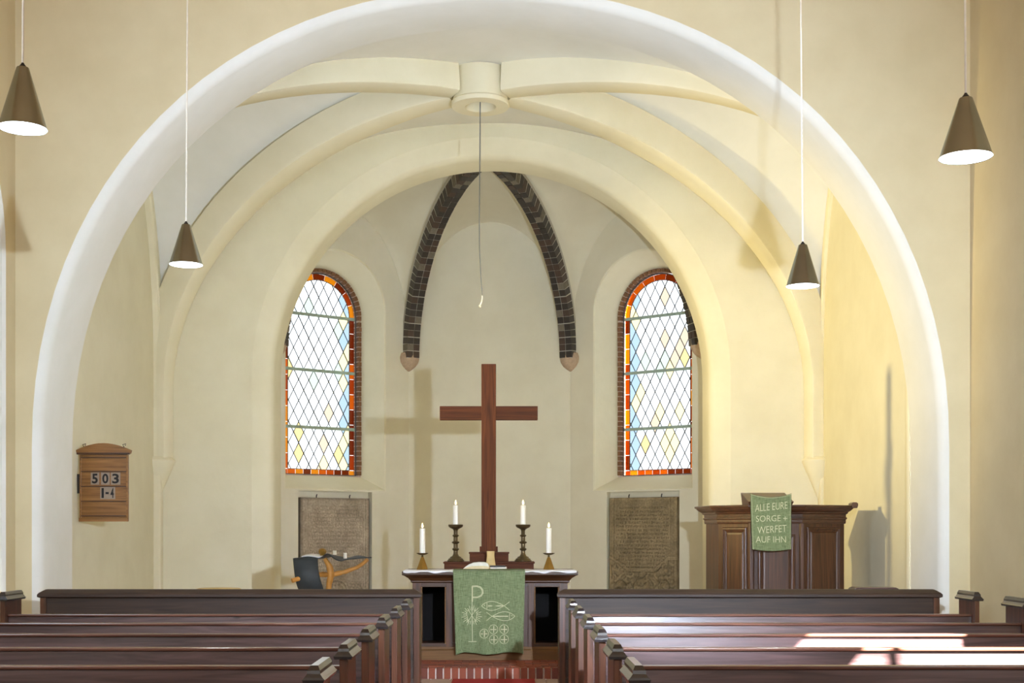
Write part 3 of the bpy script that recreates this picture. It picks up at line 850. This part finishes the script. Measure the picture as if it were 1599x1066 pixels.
for a, b in ((485, 765), (592, 715), (714, 715), (595, 832), (714, 832)):
    c = [(a + 50 * math.cos(2 * PI * k / 24), b + 52 * math.sin(2 * PI * k / 24)) for k in range(25)]
    emb('loaf_symbol', [c, [(a - 36, b), (a + 36, b)], [(a, b - 40), (a, b + 40)], [(a - 36, b + 6), (a + 36, b + 6)], [(a + 6, b - 40), (a + 6, b + 40)]], .0032)

# cross
cr = thing('altar_cross', 'tall plain dark wooden cross standing on the altar', 'cross', (-.163, 14.925, 1.3075))
obj('upright', G().box(-.085, .085, -.045, .045, .0, 2.185), 'cross', cr, bevel=.006)
for a, b in ((-.57, -.083), (.083, .57)):
    obj('crossbeam', G().box(a, b, -.04, .04, 1.535, 1.695), 'cross_x', cr, bevel=.006)
for s_ in (-1, 1): obj('foot_block', G().box(*sorted((s_ * .085, s_ * .105)), -.05, .05, 0, .065), 'cross', cr, bevel=.004)

# candlesticks and candles
def candle(x, y, z, h, label, r=.031):
    t = thing('candle', label, 'candle', (x, y, z), 'lit candles on the altar')
    obj('wax', G().lathe([(r * .98, 0), (r, .01), (r, h - .01), (r * .9, h), (r * .55, h - .004), (.002, h - .008)], n=20), 'wax', t, smooth=True, auto=50)
    obj('wick', G().tube([(0, 0, h - .01), (.001, 0, h + .014)], .0025, 6), 'wick', t)
    obj('flame', G().lathe([(.001, h + .006), (.009, h + .016), (.011, h + .026), (.007, h + .044), (.001, h + .062)], n=12), 'flame', t, smooth=True)
    return t
prof = [(.0, 0), (.098, 0), (.10, .012), (.088, .022), (.084, .034), (.07, .04), (.062, .055), (.040, .064), (.034, .075), (.026, .09), (.024, .125), (.036, .135), (.042, .145), (.036, .152), (.024, .16),
        (.025, .205), (.040, .214), (.047, .222), (.040, .230), (.024, .238), (.023, .285), (.034, .294), (.040, .30), (.034, .307), (.022, .315), (.022, .355), (.030, .372), (.050, .384), (.072, .395), (.084, .408), (.086, .428), (.080, .430), (.06, .420), (.03, .418), (0, .418)]
tall = None
for k, (x_, lb) in enumerate(((-.545, 'left'), (.236, 'right'))):
    if tall is None:
        tall = thing('candlestick', '', 'candlestick', (0, 0, 0))
        obj('turned_stem', G().lathe(prof, n=28), 'bronze', tall, smooth=True, auto=40)
        for a in range(3):
            an = a * 2 * PI / 3 + .5
            obj('foot', G().lathe([(.0, 0), (.014, .002), (.016, .010), (.012, .018), (0, .02)], math.cos(an) * .094, math.sin(an) * .094, 0, 10), 'bronze', tall, smooth=True)
        t = tall
    else: t = copy_tree(tall)
    t.location = (x_, 14.84, 1.1975)
    tag(t, 'tall turned bronze candlestick with ringed stem %s of the cross' % lb, 'candlestick', 'tall bronze candlesticks')
    candle(x_, 14.84, 1.1975 + .419, .232, 'white lit candle on the tall bronze candlestick %s of the cross' % lb)
short = None
for x_, lb in ((-.906, 'left'), (.52, 'right')):
    if short is None:
        short = thing('candlestick', '', 'candlestick', (0, 0, 0))
        q = lambda r, z: [(r, 0, z), (0, -r, z), (-r, 0, z), (0, r, z)]
        q4 = lambda r, z: [(r * math.cos(a), r * math.sin(a), z) for a in (PI / 6 + k * PI / 3 for k in range(6))]
        obj('pyramid_foot', G().loft([q4(.072, 0), q4(.022, .128), q4(.010, .145)]), 'brass', short)
        obj('neck', G().lathe([(.010, .14), (.014, .148), (.010, .156), (.012, .164)], n=14), 'bronze', short, smooth=True)
        obj('drip_tray', G().lathe([(0, .162), (.02, .162), (.045, .168), (.066, .182), (.067, .186), (.044, .175), (.02, .170), (0, .170)], n=28), 'bronze', short, smooth=True, auto=40)
        t = short
    else: t = copy_tree(short)
    t.location = (x_, 14.45, 1.1185)
    tag(t, 'short brass candlestick with faceted pyramid foot at the %s end of the altar' % lb, 'candlestick', 'short pyramid candlesticks')
    candle(x_, 14.45, 1.1185 + .171, .29 if lb == 'left' else .295, 'white lit candle on the short pyramid candlestick at the %s end of the altar' % lb, .0315)

# vase, books
vs = G().loft([[(a * w_, b * w_ * .6, z) for a, b in ((1, .6), (.6, 1), (-.6, 1), (-1, .6), (-1, -.6), (-.6, -1), (.6, -1), (1, -.6))] for w_, z in ((.062, 0), (.058, .04), (.048, .11), (.043, .16), (.045, .20), (.046, .212), (.036, .212), (.034, .17))])
tag(obj('vase', vs, 'vase', loc=(-.138, 14.655, 1.1095), smooth=True, auto=35, bevel=.002), 'flared pale wooden vase standing before the foot of the cross', 'vase')
bk = thing('bible', 'thick open cream-edged bible leaning at the front of the altar top', 'book', (-.27, 14.42, 1.131))
pg = [(-.17, 0), (.11, 0), (.115, .03), (.10, .058), (.06, .070), (.0, .072), (-.06, .065), (-.11, .045), (-.15, .018)]
obj('page_block', G().loft([[(x_, y_, z_) for x_, z_ in pg] for y_ in (-.13, .13)]), 'page', bk, bevel=.004)
obj('cover', G().loft([[(x_ * 1.04, y_, z_ * .5 - .004) for x_, z_ in pg] for y_ in (-.137, .137)]), 'book', bk, bevel=.004)
bb = thing('prayer_book', 'flat black-covered book beside the bible on the altar top', 'book', (-.055, 14.42, 1.128))
obj('page_block', G().box(-.085, .10, -.08, .08, 0, .018), 'page', bb, bevel=.003)
obj('cover', G().box(-.09, .085, -.085, .085, .018, .034), 'black_book', bb, bevel=.004)

# ------------------------------------------------------------------ pulpit
py = 15.35
def PXZ(px, y): return (px - VX) * y / F
pul = thing('pulpit', 'dark wooden panelled pulpit with heavy cornice on the right of the chancel', 'pulpit', (3.3, py + .5, .108))
base = pul.location.copy()
plan = [(PXZ(1122, 15.75), 15.75), (PXZ(1173, py), py), (PXZ(1252, py), py), (PXZ(1318, 15.62), 15.62), (PXZ(1318, 15.62) + .05, 16.4), (PXZ(1122, 15.75) - .05, 16.4)]
def offset(pl, e):
    n_ = len(pl); out = []
    for k in range(n_):
        p0, p1, p2 = Vector(pl[k - 1]), Vector(pl[k]), Vector(pl[(k + 1) % n_])
        d1 = (p1 - p0).normalized(); d2 = (p2 - p1).normalized()
        n1 = Vector((d1.y, -d1.x)); n2 = Vector((d2.y, -d2.x))
        m_ = (n1 + n2); m_ = m_ / max(.3, m_.dot(n1)); out.append(tuple(p1 + m_ * e))
    return out
def Pst(name, prof, mat, bev=.0, pl=None):
    g = G().loft([[(x_, y_, z_) for x_, y_ in offset(pl or plan, e)] for z_, e in prof])
    g.v = [(a - base.x, b - base.y, c - base.z) for a, b, c in g.v]
    return obj(name, g, mat, pul, bevel=bev)
zt = 1.55 + 39 * .0077
Pst('base_plinth', [(.108, .03), (.20, .03), (.23, 0)], 'pulpit_x')
Pst('body', [(.2, 0), (1.66, 0)], 'pulpit')
Pst('frieze', [(1.64, .015), (1.66, .02), (1.69, .02), (1.70, .032), (1.715, .032), (1.72, .02), (1.76, .022)], 'pulpit_x', .002)
Pst('cornice', [(1.755, .025), (1.765, .04), (1.78, .045), (1.80, .075), (1.825, .10), (1.835, .105), (1.84, .12), (1.862, .122), (1.864, .11)], 'pulpit_x', .002)
# broken corner piece of the cornice
cxp, cyp = offset(plan, .12)[3]
g = G().loft([[(cxp + a - base.x, cyp + b - base.y, z_ - base.z) for a, b in ((-.05 - e, -.02), (.03 + e, -.02), (.03 + e, .12), (-.05 - e, .12))] for z_, e in ((1.83, -.01), (1.86, .0), (1.885, .0), (1.90, -.02))])
obj('corner_ornament', g, 'pulpit_x', pul, bevel=.003)
# framed panels on three faces
def panel(p0, p1, z0, z1, mrg0, mrg1):
    p0, p1 = Vector(p0), Vector(p1); d_ = (p1 - p0); L_ = d_.length; d_.normalize(); nn = Vector((d_.y, -d_.x))
    def W_(s, z, r): q = p0 + d_ * s + nn * r; return (q.x - base.x, q.y - base.y, z - base.z)
    def ring(m_, r): return [W_(mrg0 + m_, z0 + m_, r), W_(L_ - mrg1 - m_, z0 + m_, r), W_(L_ - mrg1 - m_, z1 - m_, r), W_(mrg0 + m_, z1 - m_, r)]
    obj('panel_frame', G().loft([ring(-.012, .0), ring(-.010, .012), ring(.0, .022), ring(.012, .024), ring(.02, .012), ring(.035, .008), ring(.045, .001)], caps=False), 'pulpit', pul)
    obj('panel_field', G().loft([ring(.045, .001), ring(.055, .010), ring(.075, .013)], caps=True), 'pulpit', pul)
panel(plan[0], plan[1], .35, 1.585, .085, .075)
panel(plan[2], plan[3], .35, 1.585, .085, .075)
panel(plan[1], plan[2], .35, 1.5, .09, .09)
for q in (1, 2):   # pilaster strips at the corners
    a = Vector(plan[q]); g = G()
    g.loft([[(a.x + c_ * .035 - base.x, a.y + s_ * .03 - base.y, z_ - base.z) for c_, s_ in ((1, -.3), (.5, -1), (-.5, -1), (-1, -.3), (-1, 1), (1, 1))] for z_ in (.22, 1.645)])
    obj('corner_pilaster', g, 'pulpit', pul, bevel=.003)
# reading desk
dk = G().add([(a - base.x, b - base.y, c - base.z) for a, b, c in
     ((2.93, py - .13, 1.86), (3.44, py - .13, 1.86), (3.44, py + .32, 1.86), (2.93, py + .32, 1.86), (2.915, py - .16, 1.90), (3.455, py - .16, 1.90), (3.455, py + .34, 2.02), (2.915, py + .34, 2.02))],
     [(3, 2, 1, 0), (4, 5, 6, 7), (0, 1, 5, 4), (1, 2, 6, 5), (2, 3, 7, 6), (3, 0, 4, 7)])
obj('reading_desk', dk, 'pulpit_x', pul, bevel=.004)
# pulpit cloth with writing
CYP = py - .19
k_ = CYP / F
def cx_(zx): return (1090 + zx / 5.923 - VX) * k_
def cz_(zy): return EYE - (750 + zy / 5.923 - VY) * k_
def pc_y(x, z):
    u = (x - cx_(485)) / (cx_(858) - cx_(485))
    return CYP - .012 * math.sin(PI * min(1, max(0, u))) + .004 * math.sin(z * 9)
def pcl(u, v):
    xl = cx_(483) + (cx_(500) - cx_(483)) * (1 - v); xr = cx_(862)
    x = xl + (xr - xl) * u
    zt_ = cz_(118) - .045 * math.sin(PI * u) ** .8; zb = cz_(635) - .022 * math.sin(PI * u)
    z = zb + (zt_ - zb) * v
    return (x, pc_y(x, z), z)
g = G().grid(40, 50, pcl)
g2 = G().grid(40, 6, lambda u, v: (cx_(483) + (cx_(862) - cx_(483)) * u, pc_y(cx_(483) + (cx_(862) - cx_(483)) * u, 2) + v * .2, cz_(118) - .045 * math.sin(PI * u) ** .8 + v * .04 * (1 - .2 * v)))
pcloth = obj('pulpit_cloth', g, 'green', smooth=True, solid=.004); tag(pcloth, 'green pulpit hanging with white German lettering on the reading desk', 'cloth')
gg = G()
for u in (.03, .975):
    gg.tube([(pcl(u, v / 20)[0], pcl(u, v / 20)[1] - .003, pcl(u, v / 20)[2]) for v in range(21)], .0018, 4)
gg.tube([(pcl(v / 20, .985)[0], pcl(v / 20, .985)[1] - .003, pcl(v / 20, .985)[2]) for v in range(21)], .0025, 4)
obj('hem_stitching', gg, 'thread', pcloth)
def text_geo(body, size, extrude=.002, offs=0):
    cu = bpy.data.curves.new('t', 'FONT'); cu.body = body; cu.size = size; cu.extrude = extrude; cu.offset = offs; cu.resolution_u = 3
    cu.align_x = 'LEFT'
    o = bpy.data.objects.new('t', cu); C.objects.link(o)
    bpy.context.view_layer.update()
    me = bpy.data.meshes.new_from_object(o.evaluated_get(bpy.context.evaluated_depsgraph_get()))
    v = [tuple(q.co) for q in me.vertices]; f = [tuple(p.vertices) for p in me.polygons]
    bpy.data.objects.remove(o); bpy.data.curves.remove(cu); bpy.data.meshes.remove(me)
    return v, f
def put_text(body, x0, x1, z0, z1, yfn, mat, name, parent, skew=0, offs=0, ext=.0015, lift=.004):
    v, f = text_geo(body, 1.0, 0, offs)
    xs = [p[0] for p in v]; ys = [p[1] for p in v]
    ax, bx, ay_, by_ = min(xs), max(xs), min(ys), max(ys)
    vv = []
    n_ = len(v)
    for lay in (0, 1):
        for p in v:
            X = x0 + (p[0] - ax) / (bx - ax) * (x1 - x0); Z = z0 + (p[1] - ay_) / (by_ - ay_) * (z1 - z0) + skew * (X - x0)
            vv.append((X, yfn(X, Z) - lift + (ext if lay else 0), Z))
    g = G().add(vv, [q for q in f])
    return obj(name, g, mat, parent)
rows = [('ALLE EURE', 525, 825, 280, 220, .10), ('SORGE', 535, 762, 372, 322, .03), ('+', 785, 825, 370, 328, 0), ('WERFET', 548, 818, 482, 424, .07), ('AUF IHN', 533, 812, 573, 512, .0)]
for body, a, b, c_, d_, sk in rows:
    put_text(body, cx_(a), cx_(b), cz_(c_ + (10 if sk else 0)), cz_(d_ + 4), pc_y, 'thread', 'lettering', pcloth, skew=sk, offs=-.006)

# ------------------------------------------------------------------ hymn board
hy = 15.04; k_ = hy / F
def hx(px): return (px - VX) * k_
def hz(py_): return EYE - (py_ - VY) * k_
hb = thing('hymn_board', 'small arched-top wooden hymn board showing 503 on the left chancel wall', 'hymn board', (hx(162.5), hy, hz(813)))
hbb = hb.location.copy()
def H(name, g, mat, bev=.002, lab=None):
    g.v = [(a - hbb.x, b - hbb.y, c - hbb.z) for a, b, c in g.v]; o = obj(name, g, mat, hb, bevel=bev)
    if lab: o['label'] = lab
    return o
H('back_board', G().box(hx(125), hx(200), hy, hy + .035, hz(813), hz(708)), 'oak')
crown = [(hx(119.5), hz(703)), (hx(121), hz(708)), (hx(203.5), hz(708)), (hx(205), hz(703))]
for k in range(13):
    u = 1 - k / 12; crown.append((hx(119.5 + 85.5 * u), hz(703 - 11 * math.sin(PI * u) ** .9) + .002))
H('crown_board', G().loft([[(x_, y_, z_) for x_, z_ in crown] for y_ in (hy - .03, hy + .04)]), 'oak')
H('crown_moulding', G().box(hx(121), hx(203.5), hy - .035, hy + .0, hz(709.5), hz(706.5)), 'pulpit_x')
for a, b in ((125, 127.5), (197.5, 200)): H('side_frame', G().box(hx(a), hx(b), hy - .02, hy, hz(813), hz(709)), 'oak')
for yy in (713.8, 735.5, 758.8, 782, 804.6): H('ledge', G().box(hx(127), hx(198), hy - .020, hy, hz(yy + 1.2), hz(yy - .4)), 'pulpit_x', .0015)
H('bottom_moulding', G().box(hx(124), hx(201), hy - .024, hy, hz(814), hz(808)), 'oak')
for a in (131.5, 194): H('scroll_hook', G().tube([(hx(a), hy + .01, hz(704)), (hx(a + .8), hy + .01, hz(700)), (hx(a - 1), hy + .01, hz(697)), (hx(a - 3), hy + .01, hz(694)), (hx(a + 2), hy + .01, hz(692.5)), (hx(a + 1), hy + .01, hz(696))], .005, 6), 'iron', 0)
for a in (135, 190): H('wall_bracket', G().box(hx(a) - .02, hx(a) + .02, hy + .035, hy + .06, hz(760), hz(752)), 'iron', 0)
H('side_bracket', G().box(-5.01, hx(125) + .01, hy + .005, hy + .03, hz(770), hz(740)), 'iron', 0)
for ch, a, b, c_, d_ in (('5', 142, 155, 737.5, 756.5), ('0', 158, 171.5, 737.5, 756.5), ('3', 173.5, 188, 737.5, 756.5), ('1', 156.8, 164.5, 760, 779), ('-', 164.3, 170.9, 760, 779), ('4', 170.8, 180, 760, 779)):
    H('number_card', G().box(hx(a), hx(b), hy - .006, hy - .001, hz(d_), hz(c_)), 'tile', 0)
    m_ = .8 if ch in '503' else 1.6
    if ch == '-': z0_, z1_ = hz(771.2), hz(768.0)
    else: z0_, z1_ = hz(d_ - 1.8), hz(c_ + 1.8)
    o = put_text(ch, hx(a + (2.0 if ch != '-' else .8)) - hbb.x, hx(b - (2.0 if ch != '-' else .8)) - hbb.x, z0_ - hbb.z, z1_ - hbb.z, lambda x_, z_: -.006, 'black', 'numeral', hb, offs=.03, lift=.002)

# ------------------------------------------------------------------ branch stand with dark sheet
fy = 16.0; k_ = fy / F
def fx(px): return (px - VX) * k_
def fz(p): return EYE - (p - VY) * k_
st = thing('baptismal_stand', 'rustic peeled-branch stand carrying a curved dark slate sheet before the left gravestone', 'stand', (fx(513), fy, .118))
sb = st.location.copy()
def T_(name, g, mat, **kw):
    g.v = [(a - sb.x, b - sb.y, c - sb.z) for a, b, c in g.v]; return obj(name, g, mat, st, **kw)
def branch(name, pts, rad):
    # resample with wobble
    P_ = []
    R_ = []
    for k in range(len(pts) - 1):
        for j in range(5):
            t = j / 5; a, b = Vector(pts[k]), Vector(pts[k + 1]); p = a.lerp(b, t)
            w_ = .008
            P_.append((p.x + w_ * noise.noise(p * 6), p.y + w_ * noise.noise(p * 6 + Vector((5, 0, 0))), p.z + w_ * noise.noise(p * 6 + Vector((0, 7, 0))))); R_.append((rad[k] + (rad[k + 1] - rad[k]) * t) * (1 + .18 * noise.noise(p * 20)))
    P_.append(pts[-1]); R_.append(rad[-1])
    return T_(name, G().tube(P_, R_, 12), 'branch', smooth=True, auto=50)
branch('upright_branch', [(fx(508), fy - .02, fz(872)), (fx(515), fy - .04, fz(884)), (fx(518), fy - .04, fz(897)), (fx(514), fy - .03, fz(912)), (fx(512), fy, fz(935)), (fx(516), fy + .02, .3), (fx(510), fy, .118)], [.026, .04, .042, .036, .040, .045, .05])
branch('front_branch', [(fx(463), fy - .34, fz(905)), (fx(474), fy - .28, fz(901)), (fx(485), fy - .24, fz(897)), (fx(505), fy - .10, fz(896)), (fx(514), fy - .03, fz(897))], [.028, .032, .034, .030, .028])
branch('side_branch', [(fx(502), fy, fz(896)), (fx(520), fy, fz(897)), (fx(538), fy + .02, fz(893)), (fx(556), fy + .03, fz(886)), (fx(574), fy + .04, fz(873))], [.03, .032, .028, .024, .022])
branch('twig', [(fx(477), fy - .26, fz(889)), (fx(482), fy - .27, fz(898)), (fx(483), fy - .27, fz(906))], [.010, .013, .009])
def lobe(u, v):   # left hanging lobe: v 0 top .. 1 bottom, u across
    px0 = 462 + 18 * v ** 2.2 + 2 * math.sin(v * 5); px1 = 500 + 12 * v ** 1.6 + 2 * v
    z = fz(871 + 3 * (1 - u) * 0 + 62 * v)
    return (fx(px0 + (px1 - px0) * u), fy - .20 - .05 * math.sin(PI * u) - .08 * math.sin(PI * min(1, v * 1.2)), z)
T_('hanging_lobe', G().grid(14, 18, lobe), 'slate', smooth=True, solid=.012)
def top(u, v):    # flat top running to the right, waved
    px = 464 + 118 * u
    wave = (7 * math.exp(-((px - 515) / 7.5) ** 2) - 4 * math.exp(-((px - 535) / 9) ** 2) - 1.5 * math.exp(-((px - 553) / 12) ** 2)) * (1 - v) ** .7
    zz = fz(871 - wave - (3 * (u - .5) if u > .5 else 0) - 1 * v)
    wdt_ = .42 * (1 - max(0, u - .55) * 1.7)
    return (fx(px), fy - .22 + v * wdt_, zz + .012 * math.sin(px * .16) * v)
T_('curved_top', G().grid(60, 8, top), 'slate', smooth=True, solid=.012)
# white cloth/glass plate on it
T_('white_cloth', G().grid(20, 6, lambda u, v: (fx(474 + 32 * u), fy - .16 + v * .36, fz(868.5 - 1.2 * math.sin(u * 5) - 2.2 * v))), 'linen', smooth=True, solid=.01)
tag(obj('brass_ornament', G().lathe([(0, -.048), (.03, -.044), (.034, -.03), (.046, -.01), (.05, .008), (.04, .03), (.022, .044), (0, .048)], n=7), 'brass', loc=(fx(504), fy - .03, fz(862) + .005)), 'small faceted brass vessel on the branch-wood stand', 'vessel')
tc_ = thing('tealight_candle', 'stubby white unlit candle on the branch-wood stand', 'candle', (fx(540), fy - .06, fz(871.5)))
obj('wax', G().lathe([(0, 0), (.021, 0), (.021, .068), (.015, .07), (0, .066)], n=16), 'wax', tc_, smooth=True, auto=50)
obj('wick', G().tube([(0, 0, .064), (0, 0, .078)], .002, 5), 'wick', tc_)
tc2 = thing('tealight_candle', 'low white candle stub beside the brass vessel on the stand', 'candle', (fx(521), fy + .1, fz(866)))
obj('wax', G().lathe([(0, 0), (.024, 0), (.024, .05), (.018, .052), (0, .048)], n=16), 'wax', tc2, smooth=True, auto=50)
obj('wick', G().tube([(0, 0, .046), (0, 0, .058)], .002, 5), 'wick', tc2)

# ------------------------------------------------------------------ pews
def cap_geo(xc, y0, y1, z0, hw=.047):
    pr = [(0, -.001, -.0), (.0, .0, .010), (.0, .004, .014), (.004, -.006, .024), (.012, -.018, .040), (.014, -.019, .055), (.030, -.028, .072), (.034, -.030, .076)]
    rings = []
    for e, dh, dz in pr:
        h = hw + dh
        rings.append([(xc - h, y0 + e, z0 + dz), (xc + h, y0 + e, z0 + dz), (xc + h, y1 - e * .3, z0 + dz), (xc - h, y1 - e * .3, z0 + dz)])
    return G().loft(rings)
def make_pew(side, d, label, zw=.945):
    x0, x1 = (-4.24, -.83) if side < 0 else (.60, 4.02)
    p = thing('pew', label, 'pew', ((x0 + x1) / 2, d + .25, 0), 'pews in rows on both sides of the aisle')
    b = p.location
    def Q(name, g, mat, par=p, bev=.004):
        g.v = [(a - b.x, c - b.y, e) for a, c, e in g.v]; return obj(name, g, mat, par, bevel=bev)
    for xe in (x0, x1):
        aisle = (xe == x1) if side < 0 else (xe == x0)
        hz_ = .885 if aisle else zw
        g = G()
        s0, s1 = xe - .022, xe + .022
        prof = [(d, 0), (d + .40, 0), (d + .40, .40), (d + .372, .50), (d + .36, .62), (d + .375, .74), (d + .375, hz_), (d, hz_)]
        g.loft([[(s, y_, z_) for y_, z_ in prof] for s in (s0, s1)])
        e = Q('end_panel', g, 'pew_z')
        Q('cap', cap_geo(xe, d - .022, d + .40, hz_ - .002), 'pew_cap', e, .0)
    xa, xb = x0 + .022, x1 - .022
    g = G().add([(xa, d + .004, .10), (xb, d + .004, .10), (xb, d + .03, .10), (xa, d + .03, .10), (xa, d + .068, .822), (xb, d + .068, .822), (xb, d + .094, .822), (xa, d + .094, .822)],
                [(3, 2, 1, 0), (4, 5, 6, 7), (0, 1, 5, 4), (1, 2, 6, 5), (2, 3, 7, 6), (3, 0, 4, 7)])
    Q('backrest', g, 'pew')
    Q('top_rail', G().box(xa, xb, d + .052, d + .115, .822, .842), 'pew_rail', p, .006)
    Q('seat', G().box(xa, xb, d + .10, d + .50, .425, .45), 'pew', p, .006)
    Q('kneeler', G().box(xa, xb, d - .16, d - .03, .13, .155), 'pew', p, .004)
    for xk in (xa + .6, xb - .6): Q('kneeler_bracket', G().box(xk - .02, xk + .02, d - .14, d + .08, .0, .13), 'pew', p, .002)
    return p
ords = ['first', 'second', 'third', 'fourth', 'fifth', 'sixth', 'seventh']
for k in range(7):
    d = 10.855 - 1.045 * k
    for sd, nm in ((-1, 'left'), (1, 'right')):
        make_pew(sd, d, 'dark wooden pew, %s row behind the front panel on the %s of the aisle' % (ords[k], nm), .96 if k < 2 or sd < 0 else .96)
for sd, nm, x0, x1 in ((-1, 'left', -4.50, -.81), (1, 'right', .55, 4.25)):
    d = 12.47
    p = thing('front_pew_panel', 'dark wooden front panel with moulded top rail closing the %s pew block' % nm, 'pew panel', ((x0 + x1) / 2, d, 0))
    b = p.location
    def Q(name, g, mat, bev=.004):
        g.v = [(a - b.x, c - b.y, e) for a, c, e in g.v]; return obj(name, g, mat, p, bevel=bev)
    Q('panel_board', G().box(x0 + .03, x1 - .03, d, d + .035, .08, .91), 'pew_front')
    for xe in (x0 + .03, x1 - .03): Q('end_post', G().box(xe - .03, xe + .03, d - .015, d + .30, 0, .91), 'pew_z')
    Q('base_rail', G().box(x0 + .03, x1 - .03, d - .012, d + .04, 0, .12), 'pew_front')
    Q('book_ledge', G().box(x0 + .03, x1 - .03, d + .03, d + .26, .80, .82), 'pew_front')
    pr = [(.0, 0, .903), (.018, .018, .912), (.018, .018, .935), (.006, .006, .95), (-.02, -.02, .968), (-.045, -.045, .982), (-.055, -.06, .984)]
    Q('top_rail', G().loft([[(x0 - ex, d - .03 - ey, z_), (x1 + ex, d - .03 - ey, z_), (x1 + ex, d + .10 + ey, z_), (x0 - ex, d + .10 + ey, z_)] for ex, ey, z_ in pr]), 'pew_front', 0)
# things seen just above the front panels
d = 13.0
# round stool seat / tray on the left, small dark shelf on the right
tb = thing('round_stool', 'round pale-topped stool whose rim shows above the left front panel', 'stool', (PXZ(342, 13.0), 13.0, 0))
zt_ = 1.55 - 89.2 * 13.0 / F
obj('stool_top', G().lathe([(0, zt_ - .03), (.19, zt_ - .03), (.215, zt_ - .022), (.222, zt_ - .008), (.21, zt_), (0, zt_ + .002)], n=36), 'vase', tb, smooth=True, auto=40)
for a in range(4):
    an = a * PI / 2 + .6
    obj('leg', G().tube([(.15 * math.cos(an), .15 * math.sin(an), zt_ - .03), (.2 * math.cos(an), .2 * math.sin(an), 0)], .016, 8), 'oak', tb, smooth=True)
sh = thing('side_stand', 'low dark wooden stand top peeking above the right front panel by the wall', 'stand', (PXZ(1364, 13.0), 13.0, 0))
zt_ = 1.55 - 87.2 * 13.0 / F
obj('stand_top', G().loft([[(-.20 - e, -.12, z_), (.20 + e, -.12, z_), (.20 + e, .12, z_), (-.20 - e, .12, z_)] for z_, e in ((zt_ - .025, .03), (zt_ - .01, .015), (zt_, -.01))]), 'pew', sh, bevel=.003)
for a in (-.16, .16): obj('leg', G().box(a - .02, a + .02, -.08, .08, 0, zt_ - .024), 'pew_z', sh, bevel=.003)

# ------------------------------------------------------------------ pendant lamps
def lamp(x, y, z, R, h, topx, label):
    t = thing('pendant_lamp', label, 'lamp', (x, y, z), 'conical pendant lamps')
    obj('lamp_shade', G().loft([[(r * math.cos(2 * PI * j / 40), r * math.sin(2 * PI * j / 40), zz) for j in range(40)] for r, zz in ((R, 0), (R * .985, .003), (R * .26, h), (R * .24, h + .004), (.006, h + .005))], caps=False), 'steel', t, smooth=True, auto=40)
    obj('diffuser', G().loft([[(r * math.cos(2 * PI * j / 32), r * math.sin(2 * PI * j / 32), zz) for j in range(32)] for r, zz in ((R * .975, .002), (R * .93, .008), (R * .6, .012), (.003, .014))], caps=False), 'lampglow', t, smooth=True)
    obj('cable_grip', G().lathe([(0, h), (.018, h), (.018, h + .012), (.010, h + .022), (.006, h + .03), (0, h + .03)], n=12), 'black', t, smooth=True, auto=40)
    obj('cord', G().tube([(0, 0, h + .025), ((topx - x) * .5, 0, (8.3 - z) * .55), (topx - x, 0, 8.3 - z)], .0055 if y < 8 else .006, 8), 'cord', t, smooth=True)
    obj('ceiling_rose', G().lathe([(0, 8.25 - z), (.05, 8.25 - z), (.05, 8.3 - z), (0, 8.3 - z)], topx - x, 0, 0, 16), 'steel', t, smooth=True, auto=40)
    l = bpy.data.lights.new('bulb', 'SPOT'); l.energy = 60; l.color = (.9, .96, 1); l.spot_size = math.radians(140); l.spot_blend = .6; l.shadow_soft_size = .08
    o = bpy.data.objects.new('bulb', l); C.objects.link(o); o.parent = t; o.location = (0, 0, -.02)
lamp((35.5 - VX) * 6.9 / F, 6.9, 1.55 + (829 - 201) * 6.9 / F, .128, .325, (38 - VX) * 6.9 / F + .02, 'brushed metal cone lamp hanging at the far left edge')
lamp((1508 - VX) * 6.45 / F, 6.45, 1.55 + (829 - 246) * 6.45 / F, .131, .295, (1501 - VX) * 6.45 / F - .01, 'brushed metal cone lamp hanging near the right wall, rightmost of the four')
lamp((290.5 - VX) * 10 / F, 10, 1.55 + (829 - 413.5) * 10 / F, .13, .31, (296 - VX) * 10 / F, 'brushed metal cone lamp hanging before the left side of the big arch')
lamp((1253.5 - VX) * 10 / F, 10, 1.55 + (829 - 447) * 10 / F, .13, .32, (1246 - VX) * 10 / F, 'brushed metal cone lamp hanging before the right side of the big arch')
